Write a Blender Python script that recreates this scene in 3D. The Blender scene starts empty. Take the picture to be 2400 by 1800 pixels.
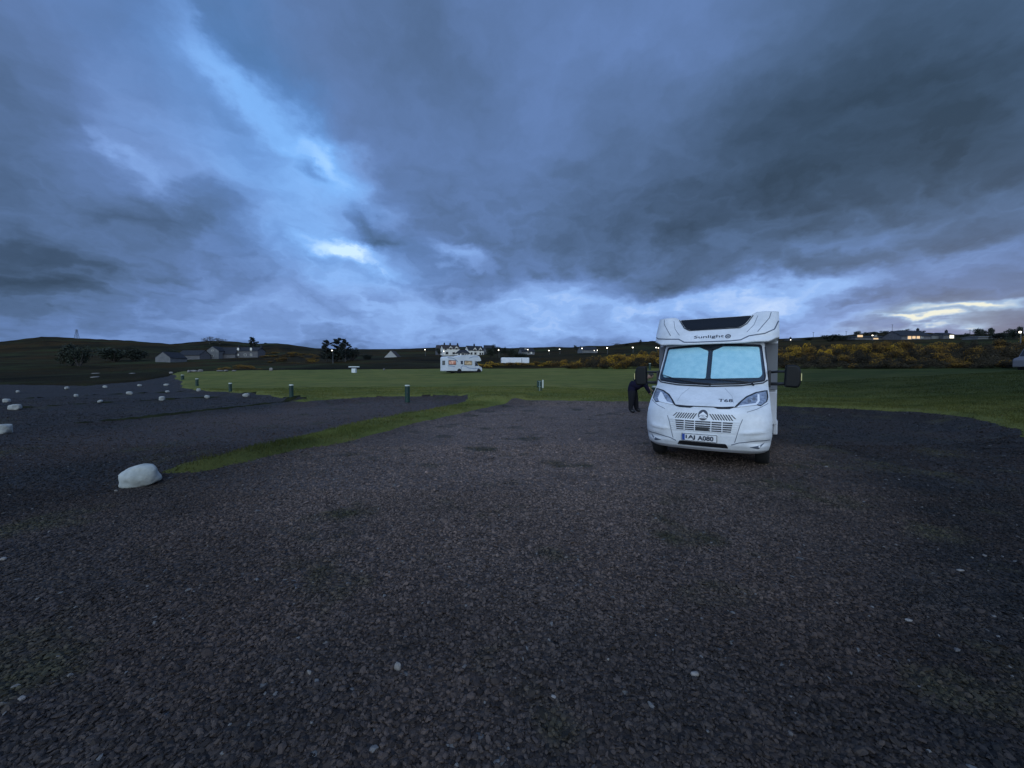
import bpy, bmesh, math, random
import numpy as np
from mathutils import Vector, Matrix
R = math.radians
random.seed(7); rng = np.random.default_rng(11)
scene = bpy.context.scene
COL = scene.collection

# ------------------------------------------------------------------ camera
F = 902.0; CH = 1.68; PITCH = math.atan(25 / F)
cd = bpy.data.cameras.new('camera'); cam = bpy.data.objects.new('camera', cd); COL.objects.link(cam)
cd.sensor_width = 36; cd.lens = 36 * F / 2400; cd.clip_start = 0.05; cd.clip_end = 9000
cam.location = (0, 0, CH); cam.rotation_euler = (R(90) - PITCH, 0, 0)
scene.camera = cam

def ray(px, py):
    a = (px - 1200) / F; b = (900 - py) / F
    return (a, math.cos(PITCH) + b * math.sin(PITCH), -math.sin(PITCH) + b * math.cos(PITCH))
def at(px, py, Y):
    d = ray(px, py); t = Y / d[1]
    return Vector((d[0] * t, Y, CH + d[2] * t))
def s2l(c):
    return tuple((x / 255 / 12.92) if x / 255 <= .04045 else ((x / 255 + .055) / 1.055) ** 2.4 for x in c) + (1,)

# ------------------------------------------------------------------ world: dusk sky with broken cloud
world = bpy.data.worlds.new("World"); scene.world = world; world.use_nodes = True
nt = world.node_tree; N = nt.nodes; LK = nt.links; N.clear()
def nd(t, **kw):
    n = N.new(t)
    for k, v in kw.items(): setattr(n, k, v)
    return n
def mth(op, a, b=None, c=None, clamp=False):
    n = nd('ShaderNodeMath', operation=op, use_clamp=clamp)
    for i, v in enumerate((a, b, c)):
        if v is None: continue
        if isinstance(v, (int, float)): n.inputs[i].default_value = v
        else: LK.new(v, n.inputs[i])
    return n.outputs[0]
def comb(x, y, z=0.0):
    n = nd('ShaderNodeCombineXYZ')
    for i, v in enumerate((x, y, z)):
        if isinstance(v, (int, float)): n.inputs[i].default_value = v
        else: LK.new(v, n.inputs[i])
    return n.outputs[0]
def vm(op, a, b):
    n = nd('ShaderNodeVectorMath', operation=op)
    for i, v in enumerate((a, b)):
        if isinstance(v, tuple): n.inputs[i].default_value = v
        else: LK.new(v, n.inputs[i])
    return n.outputs[0]
def noise(vec, scale, detail, rough=.55, dist=0., typ='FBM', col=False):
    n = nd('ShaderNodeTexNoise'); n.noise_type = typ
    LK.new(vec, n.inputs['Vector'])
    n.inputs['Scale'].default_value = scale; n.inputs['Detail'].default_value = detail
    n.inputs['Roughness'].default_value = rough; n.inputs['Distortion'].default_value = dist
    return n.outputs['Color' if col else 'Fac']
tc = nd('ShaderNodeTexCoord'); sep = nd('ShaderNodeSeparateXYZ')
LK.new(tc.outputs['Generated'], sep.inputs[0]); dx, dy, dz = sep.outputs
az = mth('MULTIPLY', mth('ARCTAN2', dx, dy), 57.2958); el = mth('MULTIPLY', mth('ARCSINE', dz), 57.2958)
q0 = comb(az, el)
# cloud-deck coordinates: a plane overhead seen in perspective
dzz = mth('ADD', mth('MAXIMUM', dz, 0.0), .16)
P = comb(mth('DIVIDE', dx, dzz), mth('DIVIDE', dy, dzz), mth('MULTIPLY', el, .02))
w1 = vm('MULTIPLY', vm('SUBTRACT', noise(P, 1.3, 4, .55, col=True), (.5, .5, .5)), (11, 7, 0))
w2 = vm('MULTIPLY', vm('SUBTRACT', noise(vm('MULTIPLY', q0, (.09, .16, 0)), 1.0, 5, .6, col=True), (.5, .5, .5)), (9, 6, 0))
w3 = vm('MULTIPLY', vm('SUBTRACT', noise(vm('MULTIPLY', q0, (.32, .42, 0)), 1.0, 4, .6, col=True), (.5, .5, .5)), (3.2, 2.6, 0))
q = vm('ADD', q0, vm('ADD', w3, vm('ADD', w1, w2)))
def azel(px, py):
    u = (px - 1200) / F; v = (875 - py) / F
    return math.degrees(math.atan(u)), math.degrees(math.atan(v / math.sqrt(1 + u * u)))
def blob(acc, px, py, rx, ry, rot, amp):
    """a soft patch of brighter or darker cloud; centre and radii in photo pixels, rot in degrees ccw"""
    a, e = azel(px, py); a2, _ = azel(px + rx * .5, py); a1, _ = azel(px - rx * .5, py)
    _, e2 = azel(px, py - ry * .5); _, e1 = azel(px, py + ry * .5)
    m = nd('ShaderNodeMapping', vector_type='TEXTURE')
    m.inputs['Location'].default_value = (a, e, 0); m.inputs['Rotation'].default_value = (0, 0, R(rot))
    m.inputs['Scale'].default_value = (abs(a2 - a1), abs(e2 - e1), 1)
    LK.new(q, m.inputs['Vector'])
    g = nd('ShaderNodeTexGradient', gradient_type='SPHERICAL'); LK.new(m.outputs[0], g.inputs[0])
    s = nd('ShaderNodeMapRange', interpolation_type='SMOOTHSTEP')
    LK.new(g.outputs['Fac'], s.inputs['Value']); s.inputs['To Max'].default_value = amp
    return mth('ADD', acc, s.outputs[0])
# brightness field
L = mth('ADD', .42, mth('MULTIPLY', mth('SUBTRACT', noise(P, 1.1, 7, .56, .4), .5), .22))
lowm = nd('ShaderNodeMapRange'); LK.new(el, lowm.inputs[0]); lowm.inputs[1].default_value = 34; lowm.inputs[2].default_value = 10
bil = mth('ABSOLUTE', mth('SUBTRACT', noise(vm('MULTIPLY', q, (.10, .20, 0)), 1.0, 4, .5, .0), .5))
L = mth('ADD', L, mth('MULTIPLY', lowm.outputs[0], mth('MULTIPLY', mth('SUBTRACT', .07, bil), 1.0)))
L = mth('ADD', L, mth('MULTIPLY', mth('SUBTRACT', noise(vm('MULTIPLY', q, (.055, .085, 0)), 1.0, 7, .58), .5), .36))
for b in [
    (400, 70, 260, 130, -45, .08), (500, 165, 230, 70, -42, .16), (590, 240, 230, 62, -38, .22), (700, 300, 220, 60, -30, .17), (770, 340, 140, 60, -40, .06),
    (400, 200, 480, 240, -30, .04), (640, 420, 440, 210, -10, .21), (810, 440, 260, 150, -30, .26), (740, 600, 460, 220, 0, .16),
    (300, 350, 130, 34, -35, .15), (375, 440, 80, 70, -30, .15), (850, 370, 150, 60, -20, .08),
    (470, 470, 170, 90, 10, -.20), (540, 520, 180, 90, -20, -.14), (560, 620, 380, 90, -14, -.10), (330, 500, 150, 130, 0, -.10), (740, 388, 90, 30, -10, -.18), (905, 535, 130, 52, -42, -.30), (820, 490, 170, 64, -30, -.14),
    (40, 480, 420, 520, 0, -.15), (80, 640, 620, 140, -6, -.24), (60, 250, 300, 300, 0, -.07),
    (870, 590, 170, 46, -6, .50), (1085, 602, 110, 42, -25, .34), (880, 650, 240, 60, 0, .16), (960, 720, 330, 90, 0, .12),
    (1000, 130, 420, 320, 0, -.08), (1130, 380, 560, 420, 0, -.05), (1430, 90, 260, 170, 20, .05), (1680, 280, 620, 460, 0, -.12),
    (1560, 490, 760, 240, 8, -.16), (2150, 330, 1000, 700, 0, -.19), (2300, 120, 900, 600, 0, -.12), (1900, 480, 600, 150, 6, -.10),
    (1250, 690, 330, 60, 8, .14), (1500, 745, 520, 110, 0, .26), (1180, 760, 420, 90, 0, .18), (1330, 700, 240, 60, 0, .14), (1700, 700, 300, 50, 0, .18),
    (1960, 660, 560, 80, 6, .24), (1950, 570, 260, 50, 0, .16), (1900, 740, 420, 80, 0, .22), (2080, 770, 340, 60, 0, .22),
    (2240, 724, 170, 30, 3, .62), (2170, 772, 130, 26, 0, .45), (2000, 610, 500, 40, 4, -.10), (2000, 700, 420, 36, 5, -.12), (1650, 640, 400, 50, 6, -.16),
    (350, 720, 600, 110, 0, .06), (640, 730, 520, 90, 0, .12), (1050, 800, 700, 90, 0, .10)]:
    L = blob(L, *b)
# the part of the sky behind the camera and overhead is the lighter part of the dusk
L = mth('ADD', L, mth('MULTIPLY', mth('SMOOTH_MIN', mth('MAXIMUM', mth('SUBTRACT', .1, dy), 0), .8, .3), .75))
ramp = nd('ShaderNodeValToRGB'); LK.new(L, ramp.inputs[0]); cr = ramp.color_ramp
stops = [(0.0, (50, 69, 92)), (.14, (66, 88, 118)), (.30, (84, 110, 150)), (.46, (100, 130, 182)), (.62, (122, 156, 214)), (.78, (144, 183, 242)), (.92, (184, 210, 251)), (1.0, (222, 236, 250))]
while len(cr.elements) < len(stops): cr.elements.new(.5)
for e, (p, c) in zip(cr.elements, stops): e.position = p; e.color = s2l(c)
# blue gaps: more saturated where clear sky shows
B = mth('ADD', 0.0, 0.0)
for b in [(520, 150, 560, 360, -40, .8), (740, 320, 330, 120, -35, .8), (700, 480, 420, 260, 0, .5), (860, 600, 330, 110, 0, .5)]:
    B = blob(B, *b)
mixb = nd('ShaderNodeMix', data_type='RGBA', blend_type='MULTIPLY'); LK.new(mth('MINIMUM', B, 1.0), mixb.inputs[0])
LK.new(ramp.outputs[0], mixb.inputs[6]); mixb.inputs[7].default_value = (.80, 1.02, 1.08, 1)
# warm last light low in the gap at the right, grey cloud on the far right
Wm = blob(blob(mth('ADD', 0.0, 0.0), 2240, 726, 330, 60, 0, 1.0), 2170, 772, 300, 50, 0, 1.0)
mixw = nd('ShaderNodeMix', data_type='RGBA', blend_type='MULTIPLY'); LK.new(mth('MINIMUM', Wm, 1.0), mixw.inputs[0])
LK.new(mixb.outputs[2], mixw.inputs[6]); mixw.inputs[7].default_value = (1.12, 1.0, .78, 1)
G = blob(mth('ADD', 0.0, 0.0), 2250, 350, 1100, 800, 0, 1.0)
mixg = nd('ShaderNodeMix', data_type='RGBA', blend_type='MULTIPLY'); LK.new(mth('MINIMUM', G, 1.0), mixg.inputs[0])
LK.new(mixw.outputs[2], mixg.inputs[6]); mixg.inputs[7].default_value = (.96, 1.03, 1.0, 1)
SUN_EL, SUN_ROT = R(2.0), R(49)
sky = nd('ShaderNodeTexSky', sky_type='NISHITA'); sky.sun_disc = False
sky.sun_elevation = SUN_EL; sky.sun_rotation = SUN_ROT; sky.altitude = 50
bg1 = nd('ShaderNodeBackground'); LK.new(mixg.outputs[2], bg1.inputs[0]); bg1.inputs[1].default_value = 1.0
bg2 = nd('ShaderNodeBackground'); LK.new(sky.outputs[0], bg2.inputs[0]); bg2.inputs[1].default_value = .004
ad = nd('ShaderNodeAddShader'); LK.new(bg1.outputs[0], ad.inputs[0]); LK.new(bg2.outputs[0], ad.inputs[1])
wo = nd('ShaderNodeOutputWorld'); LK.new(ad.outputs[0], wo.inputs[0])
world.cycles.sampling_method = 'MANUAL'; world.cycles.sample_map_resolution = 512

# one very soft lamp: the lightest part of the overcast, high behind the camera
sl = bpy.data.lights.new('sun', 'SUN'); sl.energy = .95; sl.angle = R(70); sl.color = (.62, .80, 1.0)
so = bpy.data.objects.new('sun', sl); COL.objects.link(so)
so.rotation_euler = Vector((-.35, -.85, .40)).to_track_quat('Z', 'Y').to_euler()

vs_ = scene.view_settings; vs_.view_transform = 'Standard'; vs_.look = 'None'; vs_.exposure = 0; vs_.gamma = 1; vs_.use_curve_mapping = False
scene.render.engine = 'CYCLES'; scene.cycles.max_bounces = 5; scene.cycles.transparent_max_bounces = 8
scene.cycles.sample_clamp_indirect = 3

# ------------------------------------------------------------------ materials
MATS = {}
def mat(name, col, rough=.6, metal=0., emit=None, estr=0., spec=.5, var=None, vscale=3., bump=0., bscale=20., coat=0., rnd=0., col2=None, detail=5, objc=False, stops=None):
    """principled material; var: second colour mixed in by noise; bump: fine relief"""
    m = bpy.data.materials.new(name); m.use_nodes = True; t = m.node_tree
    b = t.nodes['Principled BSDF']
    b.inputs['Base Color'].default_value = (*col, 1); b.inputs['Roughness'].default_value = rough
    b.inputs['Metallic'].default_value = metal; b.inputs['Specular IOR Level'].default_value = spec
    b.inputs['Coat Weight'].default_value = coat
    geo = t.nodes.new('ShaderNodeNewGeometry'); tcn = t.nodes.new('ShaderNodeTexCoord')
    vec = tcn.outputs['Object'] if objc else geo.outputs['Position']
    last = None
    if var is not None:
        n = t.nodes.new('ShaderNodeTexNoise'); n.inputs['Scale'].default_value = vscale; n.inputs['Detail'].default_value = detail; n.inputs['Roughness'].default_value = .62
        t.links.new(vec, n.inputs['Vector'])
        r = t.nodes.new('ShaderNodeMapRange'); r.inputs['From Min'].default_value = .38; r.inputs['From Max'].default_value = .62; t.links.new(n.outputs['Fac'], r.inputs['Value'])
        x = t.nodes.new('ShaderNodeMix'); x.data_type = 'RGBA'; t.links.new(r.outputs[0], x.inputs[0])
        x.inputs[6].default_value = (*col, 1); x.inputs[7].default_value = (*var, 1); last = x.outputs[2]
        if col2 is not None:
            n2 = t.nodes.new('ShaderNodeTexNoise'); n2.inputs['Scale'].default_value = vscale * 7.3; n2.inputs['Detail'].default_value = 4; t.links.new(vec, n2.inputs['Vector'])
            r2 = t.nodes.new('ShaderNodeMapRange'); r2.inputs['From Min'].default_value = .45; r2.inputs['From Max'].default_value = .7; t.links.new(n2.outputs['Fac'], r2.inputs['Value'])
            x2 = t.nodes.new('ShaderNodeMix'); x2.data_type = 'RGBA'; t.links.new(r2.outputs[0], x2.inputs[0]); t.links.new(last, x2.inputs[6]); x2.inputs[7].default_value = (*col2, 1); last = x2.outputs[2]
    if rnd:
        oi = t.nodes.new('ShaderNodeObjectInfo'); mr = t.nodes.new('ShaderNodeMapRange'); mr.inputs['To Min'].default_value = 1 - rnd; mr.inputs['To Max'].default_value = 1 + rnd
        t.links.new(oi.outputs['Random'], mr.inputs['Value'])
        x3 = t.nodes.new('ShaderNodeVectorMath'); x3.operation = 'SCALE'; t.links.new(mr.outputs[0], x3.inputs['Scale'])
        if last is None: x3.inputs[0].default_value = col
        else: t.links.new(last, x3.inputs[0])
        last = x3.outputs[0]
    if last is not None: t.links.new(last, b.inputs['Base Color'])
    if bump:
        n = t.nodes.new('ShaderNodeTexNoise'); n.inputs['Scale'].default_value = bscale; n.inputs['Detail'].default_value = 6; n.inputs['Roughness'].default_value = .65
        t.links.new(vec, n.inputs['Vector'])
        bp = t.nodes.new('ShaderNodeBump'); bp.inputs['Strength'].default_value = 1; bp.inputs['Distance'].default_value = bump
        t.links.new(n.outputs['Fac'], bp.inputs['Height']); t.links.new(bp.outputs[0], b.inputs['Normal'])
    if emit is not None:
        b.inputs['Emission Color'].default_value = (*emit, 1); b.inputs['Emission Strength'].default_value = estr
    MATS[name] = m
    return m
M = MATS
mat('white_gelcoat', (.82, .84, .86), .30, coat=.2, var=(.66, .68, .69), vscale=2.6, detail=8, col2=(.74, .76, .78), bump=.0012, bscale=9)
mat('white_body', (.76, .78, .80), .38, var=(.68, .70, .73), vscale=.8)
mat('black_plastic', (.012, .013, .016), .45)
mat('mirror_black', (.007, .008, .009), .45, spec=.25, bump=.001, bscale=60)
mat('interior_dark', (.012, .014, .024), .4)
mat('seam_grey', (.10, .12, .16), .5)
mat('decal_ink', (.025, .035, .06), .35)
mat('blind_blue', (.60, .84, .92), .5, var=(.46, .74, .84), vscale=9, bump=.002, bscale=14, objc=True)
mat('lamp_lens', (.20, .24, .32), .12, metal=.25, var=(.42, .47, .55), vscale=14, objc=True)
mat('lamp_white', (.85, .87, .9), .25)
mat('dark_glass', (.015, .018, .022), .06)
mat('skylight', (.012, .014, .018), .45, spec=.2)
mat('plate_white', (.78, .79, .80), .4)
mat('plate_blue', (.02, .07, .35), .4)
mat('tyre', (.012, .012, .013), .8, bump=.002, bscale=50)
mat('rim', (.30, .31, .33), .4, metal=.7)
mat('under', (.01, .01, .011), .9)
mat('seam_light', (.50, .52, .55), .5)
mat('grey_panel', (.16, .17, .19), .5)
mat('beige_skirt', (.62, .63, .66), .5, var=(.52, .52, .54), vscale=2)
mat('indicator', (.7, .6, .25), .3)
mat('post_green', (.005, .04, .03), .5, var=(.004, .028, .022), vscale=5)
mat('cap_cream', (.55, .58, .50), .6)
mat('box_white', (.66, .70, .70), .6)
mat('pole_grey', (.10, .11, .12), .6)
mat('pylon_steel', (.13, .17, .24), .5)
mat('stone_white', (.46, .48, .45), .85, var=(.30, .32, .30), vscale=4, bump=.012, bscale=14, objc=True)
mat('stone_dull', (.42, .43, .40), .9, var=(.24, .25, .24), vscale=5, bump=.02, bscale=12, objc=True)
mat('pebble_pale', (.26, .24, .22), .8, var=(.18, .165, .15), vscale=30, bump=.002, bscale=60)
mat('cloth_dark', (.014, .013, .030), .95, bump=.002, bscale=40, spec=.1)
mat('cloth_trouser', (.022, .022, .026), .95, spec=.1)
mat('skin', (.35, .22, .16), .6)
mat('hair', (.02, .017, .015), .7)
mat('render_white', (.80, .78, .70), .85, var=(.70, .68, .62), vscale=.5)
mat('render_grey', (.16, .165, .17), .9, var=(.12, .125, .13), vscale=.6)
mat('stone_wall', (.13, .13, .14), .9, var=(.085, .085, .09), vscale=1.5)
mat('slate', (.034, .037, .044), .8, spec=.2, var=(.022, .025, .032), vscale=1.2)
mat('slate_brown', (.05, .036, .034), .8, var=(.035, .026, .025), vscale=1.2)
mat('window_dark', (.02, .024, .03), .15)
mat('window_warm', (.3, .2, .1), .5, emit=(1.0, .66, .36), estr=.85)
mat('window_bright', (.6, .55, .4), .5, emit=(1.0, .86, .62), estr=1.8)
mat('curtain_lit', (.4, .14, .10), .7, emit=(.8, .28, .16), estr=.11, var=(.9, .6, .45), vscale=2.2, objc=True)
mat('street_glow', (.9, .9, .85), .4, emit=(1.0, .90, .72), estr=5.5)
mat('bark', (.05, .045, .04), .9)
mat('pine_needles', (.014, .024, .022), .8, rnd=.25)
mat('leaf_dark', (.018, .026, .015), .8, rnd=.3)
mat('twig_grey', (.10, .10, .095), .9)
mat('gorse_green', (.014, .012, .006), .9, rnd=.35, var=(.05, .038, .018), vscale=.5)
mat('gorse_flower', (.68, .40, .015), .8, rnd=.3, var=(.34, .19, .012), vscale=.8)
mat('gorse_dim', (.34, .19, .014), .8, rnd=.35, var=(.13, .065, .010), vscale=.8)

def gravel_nodes(name, instanced):
    m = bpy.data.materials.new(name); m.use_nodes = True; t = m.node_tree; b = t.nodes['Principled BSDF']
    b.inputs['Roughness'].default_value = .72; b.inputs['Specular IOR Level'].default_value = .22
    geo = t.nodes.new('ShaderNodeNewGeometry'); pos = geo.outputs['Position']
    def nz(scale, det=4, rough=.6):
        n = t.nodes.new('ShaderNodeTexNoise'); n.inputs['Scale'].default_value = scale; n.inputs['Detail'].default_value = det; n.inputs['Roughness'].default_value = rough
        t.links.new(pos, n.inputs['Vector']); return n.outputs['Fac']
    def mr(v, a, bb, c=0., d=1.):
        n = t.nodes.new('ShaderNodeMapRange'); t.links.new(v, n.inputs[0])
        for i, x in zip((1, 2, 3, 4), (a, bb, c, d)): n.inputs[i].default_value = x
        return n.outputs[0]
    def mix(f, a, bb, typ='MIX'):
        n = t.nodes.new('ShaderNodeMix'); n.data_type = 'RGBA'; n.blend_type = typ
        t.links.new(f, n.inputs[0]) if not isinstance(f, float) else setattr(n.inputs[0], 'default_value', f)
        for i, x in ((6, a), (7, bb)):
            if isinstance(x, tuple): n.inputs[i].default_value = (*x, 1)
            else: t.links.new(x, n.inputs[i])
        return n.outputs[2]
    k = 1.0
    c = mix(mr(nz(.55, 5), .42, .58), (.0225, .0165, .0135), (.0150, .0145, .0140))
    # worn, dusty, compacted brown surface where vehicles stand, with lens light falloff painted in
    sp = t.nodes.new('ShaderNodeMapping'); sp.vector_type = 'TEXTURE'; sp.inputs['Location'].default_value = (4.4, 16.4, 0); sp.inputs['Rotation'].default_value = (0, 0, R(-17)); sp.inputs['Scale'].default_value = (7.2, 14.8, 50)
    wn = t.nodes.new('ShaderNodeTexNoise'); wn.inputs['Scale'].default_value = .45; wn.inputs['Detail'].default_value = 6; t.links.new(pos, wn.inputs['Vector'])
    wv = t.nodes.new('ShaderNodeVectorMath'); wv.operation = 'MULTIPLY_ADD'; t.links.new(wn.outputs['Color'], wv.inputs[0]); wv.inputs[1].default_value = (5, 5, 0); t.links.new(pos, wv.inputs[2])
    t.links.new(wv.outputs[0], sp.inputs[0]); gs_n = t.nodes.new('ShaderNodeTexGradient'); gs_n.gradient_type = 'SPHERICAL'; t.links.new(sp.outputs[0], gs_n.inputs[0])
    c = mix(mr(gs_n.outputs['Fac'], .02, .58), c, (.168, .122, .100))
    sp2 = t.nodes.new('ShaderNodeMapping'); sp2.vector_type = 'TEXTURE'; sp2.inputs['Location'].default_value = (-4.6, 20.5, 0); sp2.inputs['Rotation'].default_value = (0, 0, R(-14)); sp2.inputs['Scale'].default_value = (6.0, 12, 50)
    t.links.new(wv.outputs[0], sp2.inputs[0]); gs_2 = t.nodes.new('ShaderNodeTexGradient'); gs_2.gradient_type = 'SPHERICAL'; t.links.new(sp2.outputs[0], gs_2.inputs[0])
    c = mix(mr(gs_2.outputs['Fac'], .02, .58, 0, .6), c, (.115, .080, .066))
    c = mix(mr(nz(.9, 5, .7), 0.54, .66, 0, .35), c, (.016, .016, .018))        # darker damp blotches      # plum-grey chips and blue-grey patches
    c = mix(mr(nz(.8, 3), .56, .68), c, (.040, .036, .020))                        # a little dry moss / soil
    if instanced:
        oi = t.nodes.new('ShaderNodeObjectInfo'); rd = oi.outputs['Random']
        sc = mr(rd, 0, 1, .38, 1.95)
        v = t.nodes.new('ShaderNodeVectorMath'); v.operation = 'SCALE'; t.links.new(c, v.inputs[0]); t.links.new(sc, v.inputs['Scale']); c = v.outputs[0]
        c = mix(mr(rd, .994, .996), c, (.15, .145, .14))
        hs = t.nodes.new('ShaderNodeMath'); hs.operation = 'FRACT'; mu = t.nodes.new('ShaderNodeMath'); mu.operation = 'MULTIPLY'; mu.inputs[1].default_value = 57.3
        t.links.new(rd, mu.inputs[0]); t.links.new(mu.outputs[0], hs.inputs[0])
        c = mix(mr(hs.outputs[0], .75, 1, 0, .55), c, (.066, .050, .044))
        n = t.nodes.new('ShaderNodeTexNoise'); n.inputs['Scale'].default_value = 90; n.inputs['Detail'].default_value = 3; t.links.new(pos, n.inputs['Vector'])
        bp = t.nodes.new('ShaderNodeBump'); bp.inputs['Distance'].default_value = .002; t.links.new(n.outputs[0], bp.inputs['Height']); t.links.new(bp.outputs[0], b.inputs['Normal'])
    else:
        vo = t.nodes.new('ShaderNodeTexVoronoi'); vo.inputs['Scale'].default_value = 26; t.links.new(pos, vo.inputs['Vector'])
        vo2 = t.nodes.new('ShaderNodeTexVoronoi'); vo2.inputs['Scale'].default_value = 9; t.links.new(pos, vo2.inputs['Vector'])
        sep_ = t.nodes.new('ShaderNodeSeparateColor'); t.links.new(vo.outputs['Color'], sep_.inputs[0])
        sc = mr(sep_.outputs[0], 0, 1, .45, 1.6)
        v = t.nodes.new('ShaderNodeVectorMath'); v.operation = 'SCALE'; t.links.new(c, v.inputs[0]); t.links.new(sc, v.inputs['Scale']); c = v.outputs[0]
        sep2 = t.nodes.new('ShaderNodeSeparateColor'); t.links.new(vo2.outputs['Color'], sep2.inputs[0])
        c = mix(mr(sep2.outputs[1], .0, 1, 0, .35), c, (.066, .050, .044))
        c = mix(mr(sep_.outputs[1], .992, .995), c, (.13, .125, .12))
        bp = t.nodes.new('ShaderNodeBump'); bp.inputs['Distance'].default_value = .03; bp.inputs['Strength'].default_value = 1
        t.links.new(vo.outputs['Distance'], bp.inputs['Height']); bp.invert = True
        bp2 = t.nodes.new('ShaderNodeBump'); bp2.inputs['Distance'].default_value = .06; t.links.new(nz(2.2, 6, .7), bp2.inputs['Height']); t.links.new(bp.outputs[0], bp2.inputs['Normal'])
        t.links.new(bp2.outputs[0], b.inputs['Normal'])
    t.links.new(c, b.inputs['Base Color']); MATS[name] = m
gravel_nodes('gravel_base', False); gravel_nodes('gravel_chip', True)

def ground_mat(name, cols, scales, bump, bscale, rough=.9, falloff_and_thin=None):
    m = bpy.data.materials.new(name); m.use_nodes = True; t = m.node_tree; b = t.nodes['Principled BSDF']
    b.inputs['Roughness'].default_value = rough; b.inputs['Specular IOR Level'].default_value = .03
    geo = t.nodes.new('ShaderNodeNewGeometry'); last = None
    for i, (c, s) in enumerate(zip(cols[1:], scales)):
        mp = t.nodes.new('ShaderNodeMapping'); mp.inputs['Scale'].default_value = (s[0], s[1], s[1]); mp.inputs['Location'].default_value = (i * 13, i * 7, 0)
        t.links.new(geo.outputs['Position'], mp.inputs[0])
        n = t.nodes.new('ShaderNodeTexNoise'); n.inputs['Scale'].default_value = 1; n.inputs['Detail'].default_value = 6; n.inputs['Roughness'].default_value = .65; t.links.new(mp.outputs[0], n.inputs[0])
        r = t.nodes.new('ShaderNodeMapRange'); r.inputs[1].default_value = s[2]; r.inputs[2].default_value = s[3]; t.links.new(n.outputs[0], r.inputs[0])
        x = t.nodes.new('ShaderNodeMix'); x.data_type = 'RGBA'; t.links.new(r.outputs[0], x.inputs[0]); x.inputs[7].default_value = (*c, 1)
        if last is None: x.inputs[6].default_value = (*cols[0], 1)
        else: t.links.new(last, x.inputs[6])
        last = x.outputs[2]
    for falloff_and_thin in (falloff_and_thin or []):   # right side: lens falloff painted as darker grass; verge tip: thin over soil
        mp = t.nodes.new('ShaderNodeMapping'); mp.vector_type = 'TEXTURE'; mp.inputs['Location'].default_value = falloff_and_thin[0]; mp.inputs['Scale'].default_value = falloff_and_thin[1]
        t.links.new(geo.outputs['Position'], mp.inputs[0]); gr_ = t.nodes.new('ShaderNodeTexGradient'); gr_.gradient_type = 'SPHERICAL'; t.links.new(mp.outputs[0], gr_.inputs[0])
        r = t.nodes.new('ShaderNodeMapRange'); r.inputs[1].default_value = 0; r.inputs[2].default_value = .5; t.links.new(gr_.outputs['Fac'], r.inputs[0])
        x = t.nodes.new('ShaderNodeMix'); x.data_type = 'RGBA'; x.blend_type = 'MULTIPLY'; t.links.new(r.outputs[0], x.inputs[0]); t.links.new(last, x.inputs[6]); x.inputs[7].default_value = (*falloff_and_thin[2], 1); last = x.outputs[2]
    t.links.new(last, b.inputs['Base Color'])
    n = t.nodes.new('ShaderNodeTexNoise'); n.inputs['Scale'].default_value = bscale; n.inputs['Detail'].default_value = 8; n.inputs['Roughness'].default_value = .7; t.links.new(geo.outputs['Position'], n.inputs[0])
    bp = t.nodes.new('ShaderNodeBump'); bp.inputs['Distance'].default_value = bump; t.links.new(n.outputs[0], bp.inputs['Height']); t.links.new(bp.outputs[0], b.inputs['Normal'])
    MATS[name] = m
ground_mat('turf', [(.135, .150, .042), (.175, .172, .050), (.085, .100, .032), (.175, .140, .062)], [(.09, .22, .42, .58), (.35, .8, .45, .7), (1.1, 2.2, .58, .75)], .05, 9, falloff_and_thin=[((46, 26, 0), (40, 42, 60), (.34, .40, .50)), ((-5.3, 5.8, 0), (4.0, 4.0, 10), (.60, .60, .62))])
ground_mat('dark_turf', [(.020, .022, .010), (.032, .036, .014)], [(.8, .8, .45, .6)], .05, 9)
ground_mat('moor', [(.020, .018, .009), (.042, .027, .010), (.036, .040, .016), (.007, .007, .004)], [(.012, .02, .45, .6), (.02, .03, .5, .62), (.035, .05, .52, .66)], .5, .5)
ground_mat('blade', [(.105, .120, .034), (.145, .145, .040), (.070, .085, .026), (.150, .125, .050)], [(.09, .22, .42, .58), (.35, .8, .45, .7), (1.1, 2.2, .58, .75)], .05, 9, falloff_and_thin=[((46, 26, 0), (40, 42, 60), (.34, .40, .50)), ((-5.3, 5.8, 0), (4.0, 4.0, 10), (.60, .60, .62))])

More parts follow.
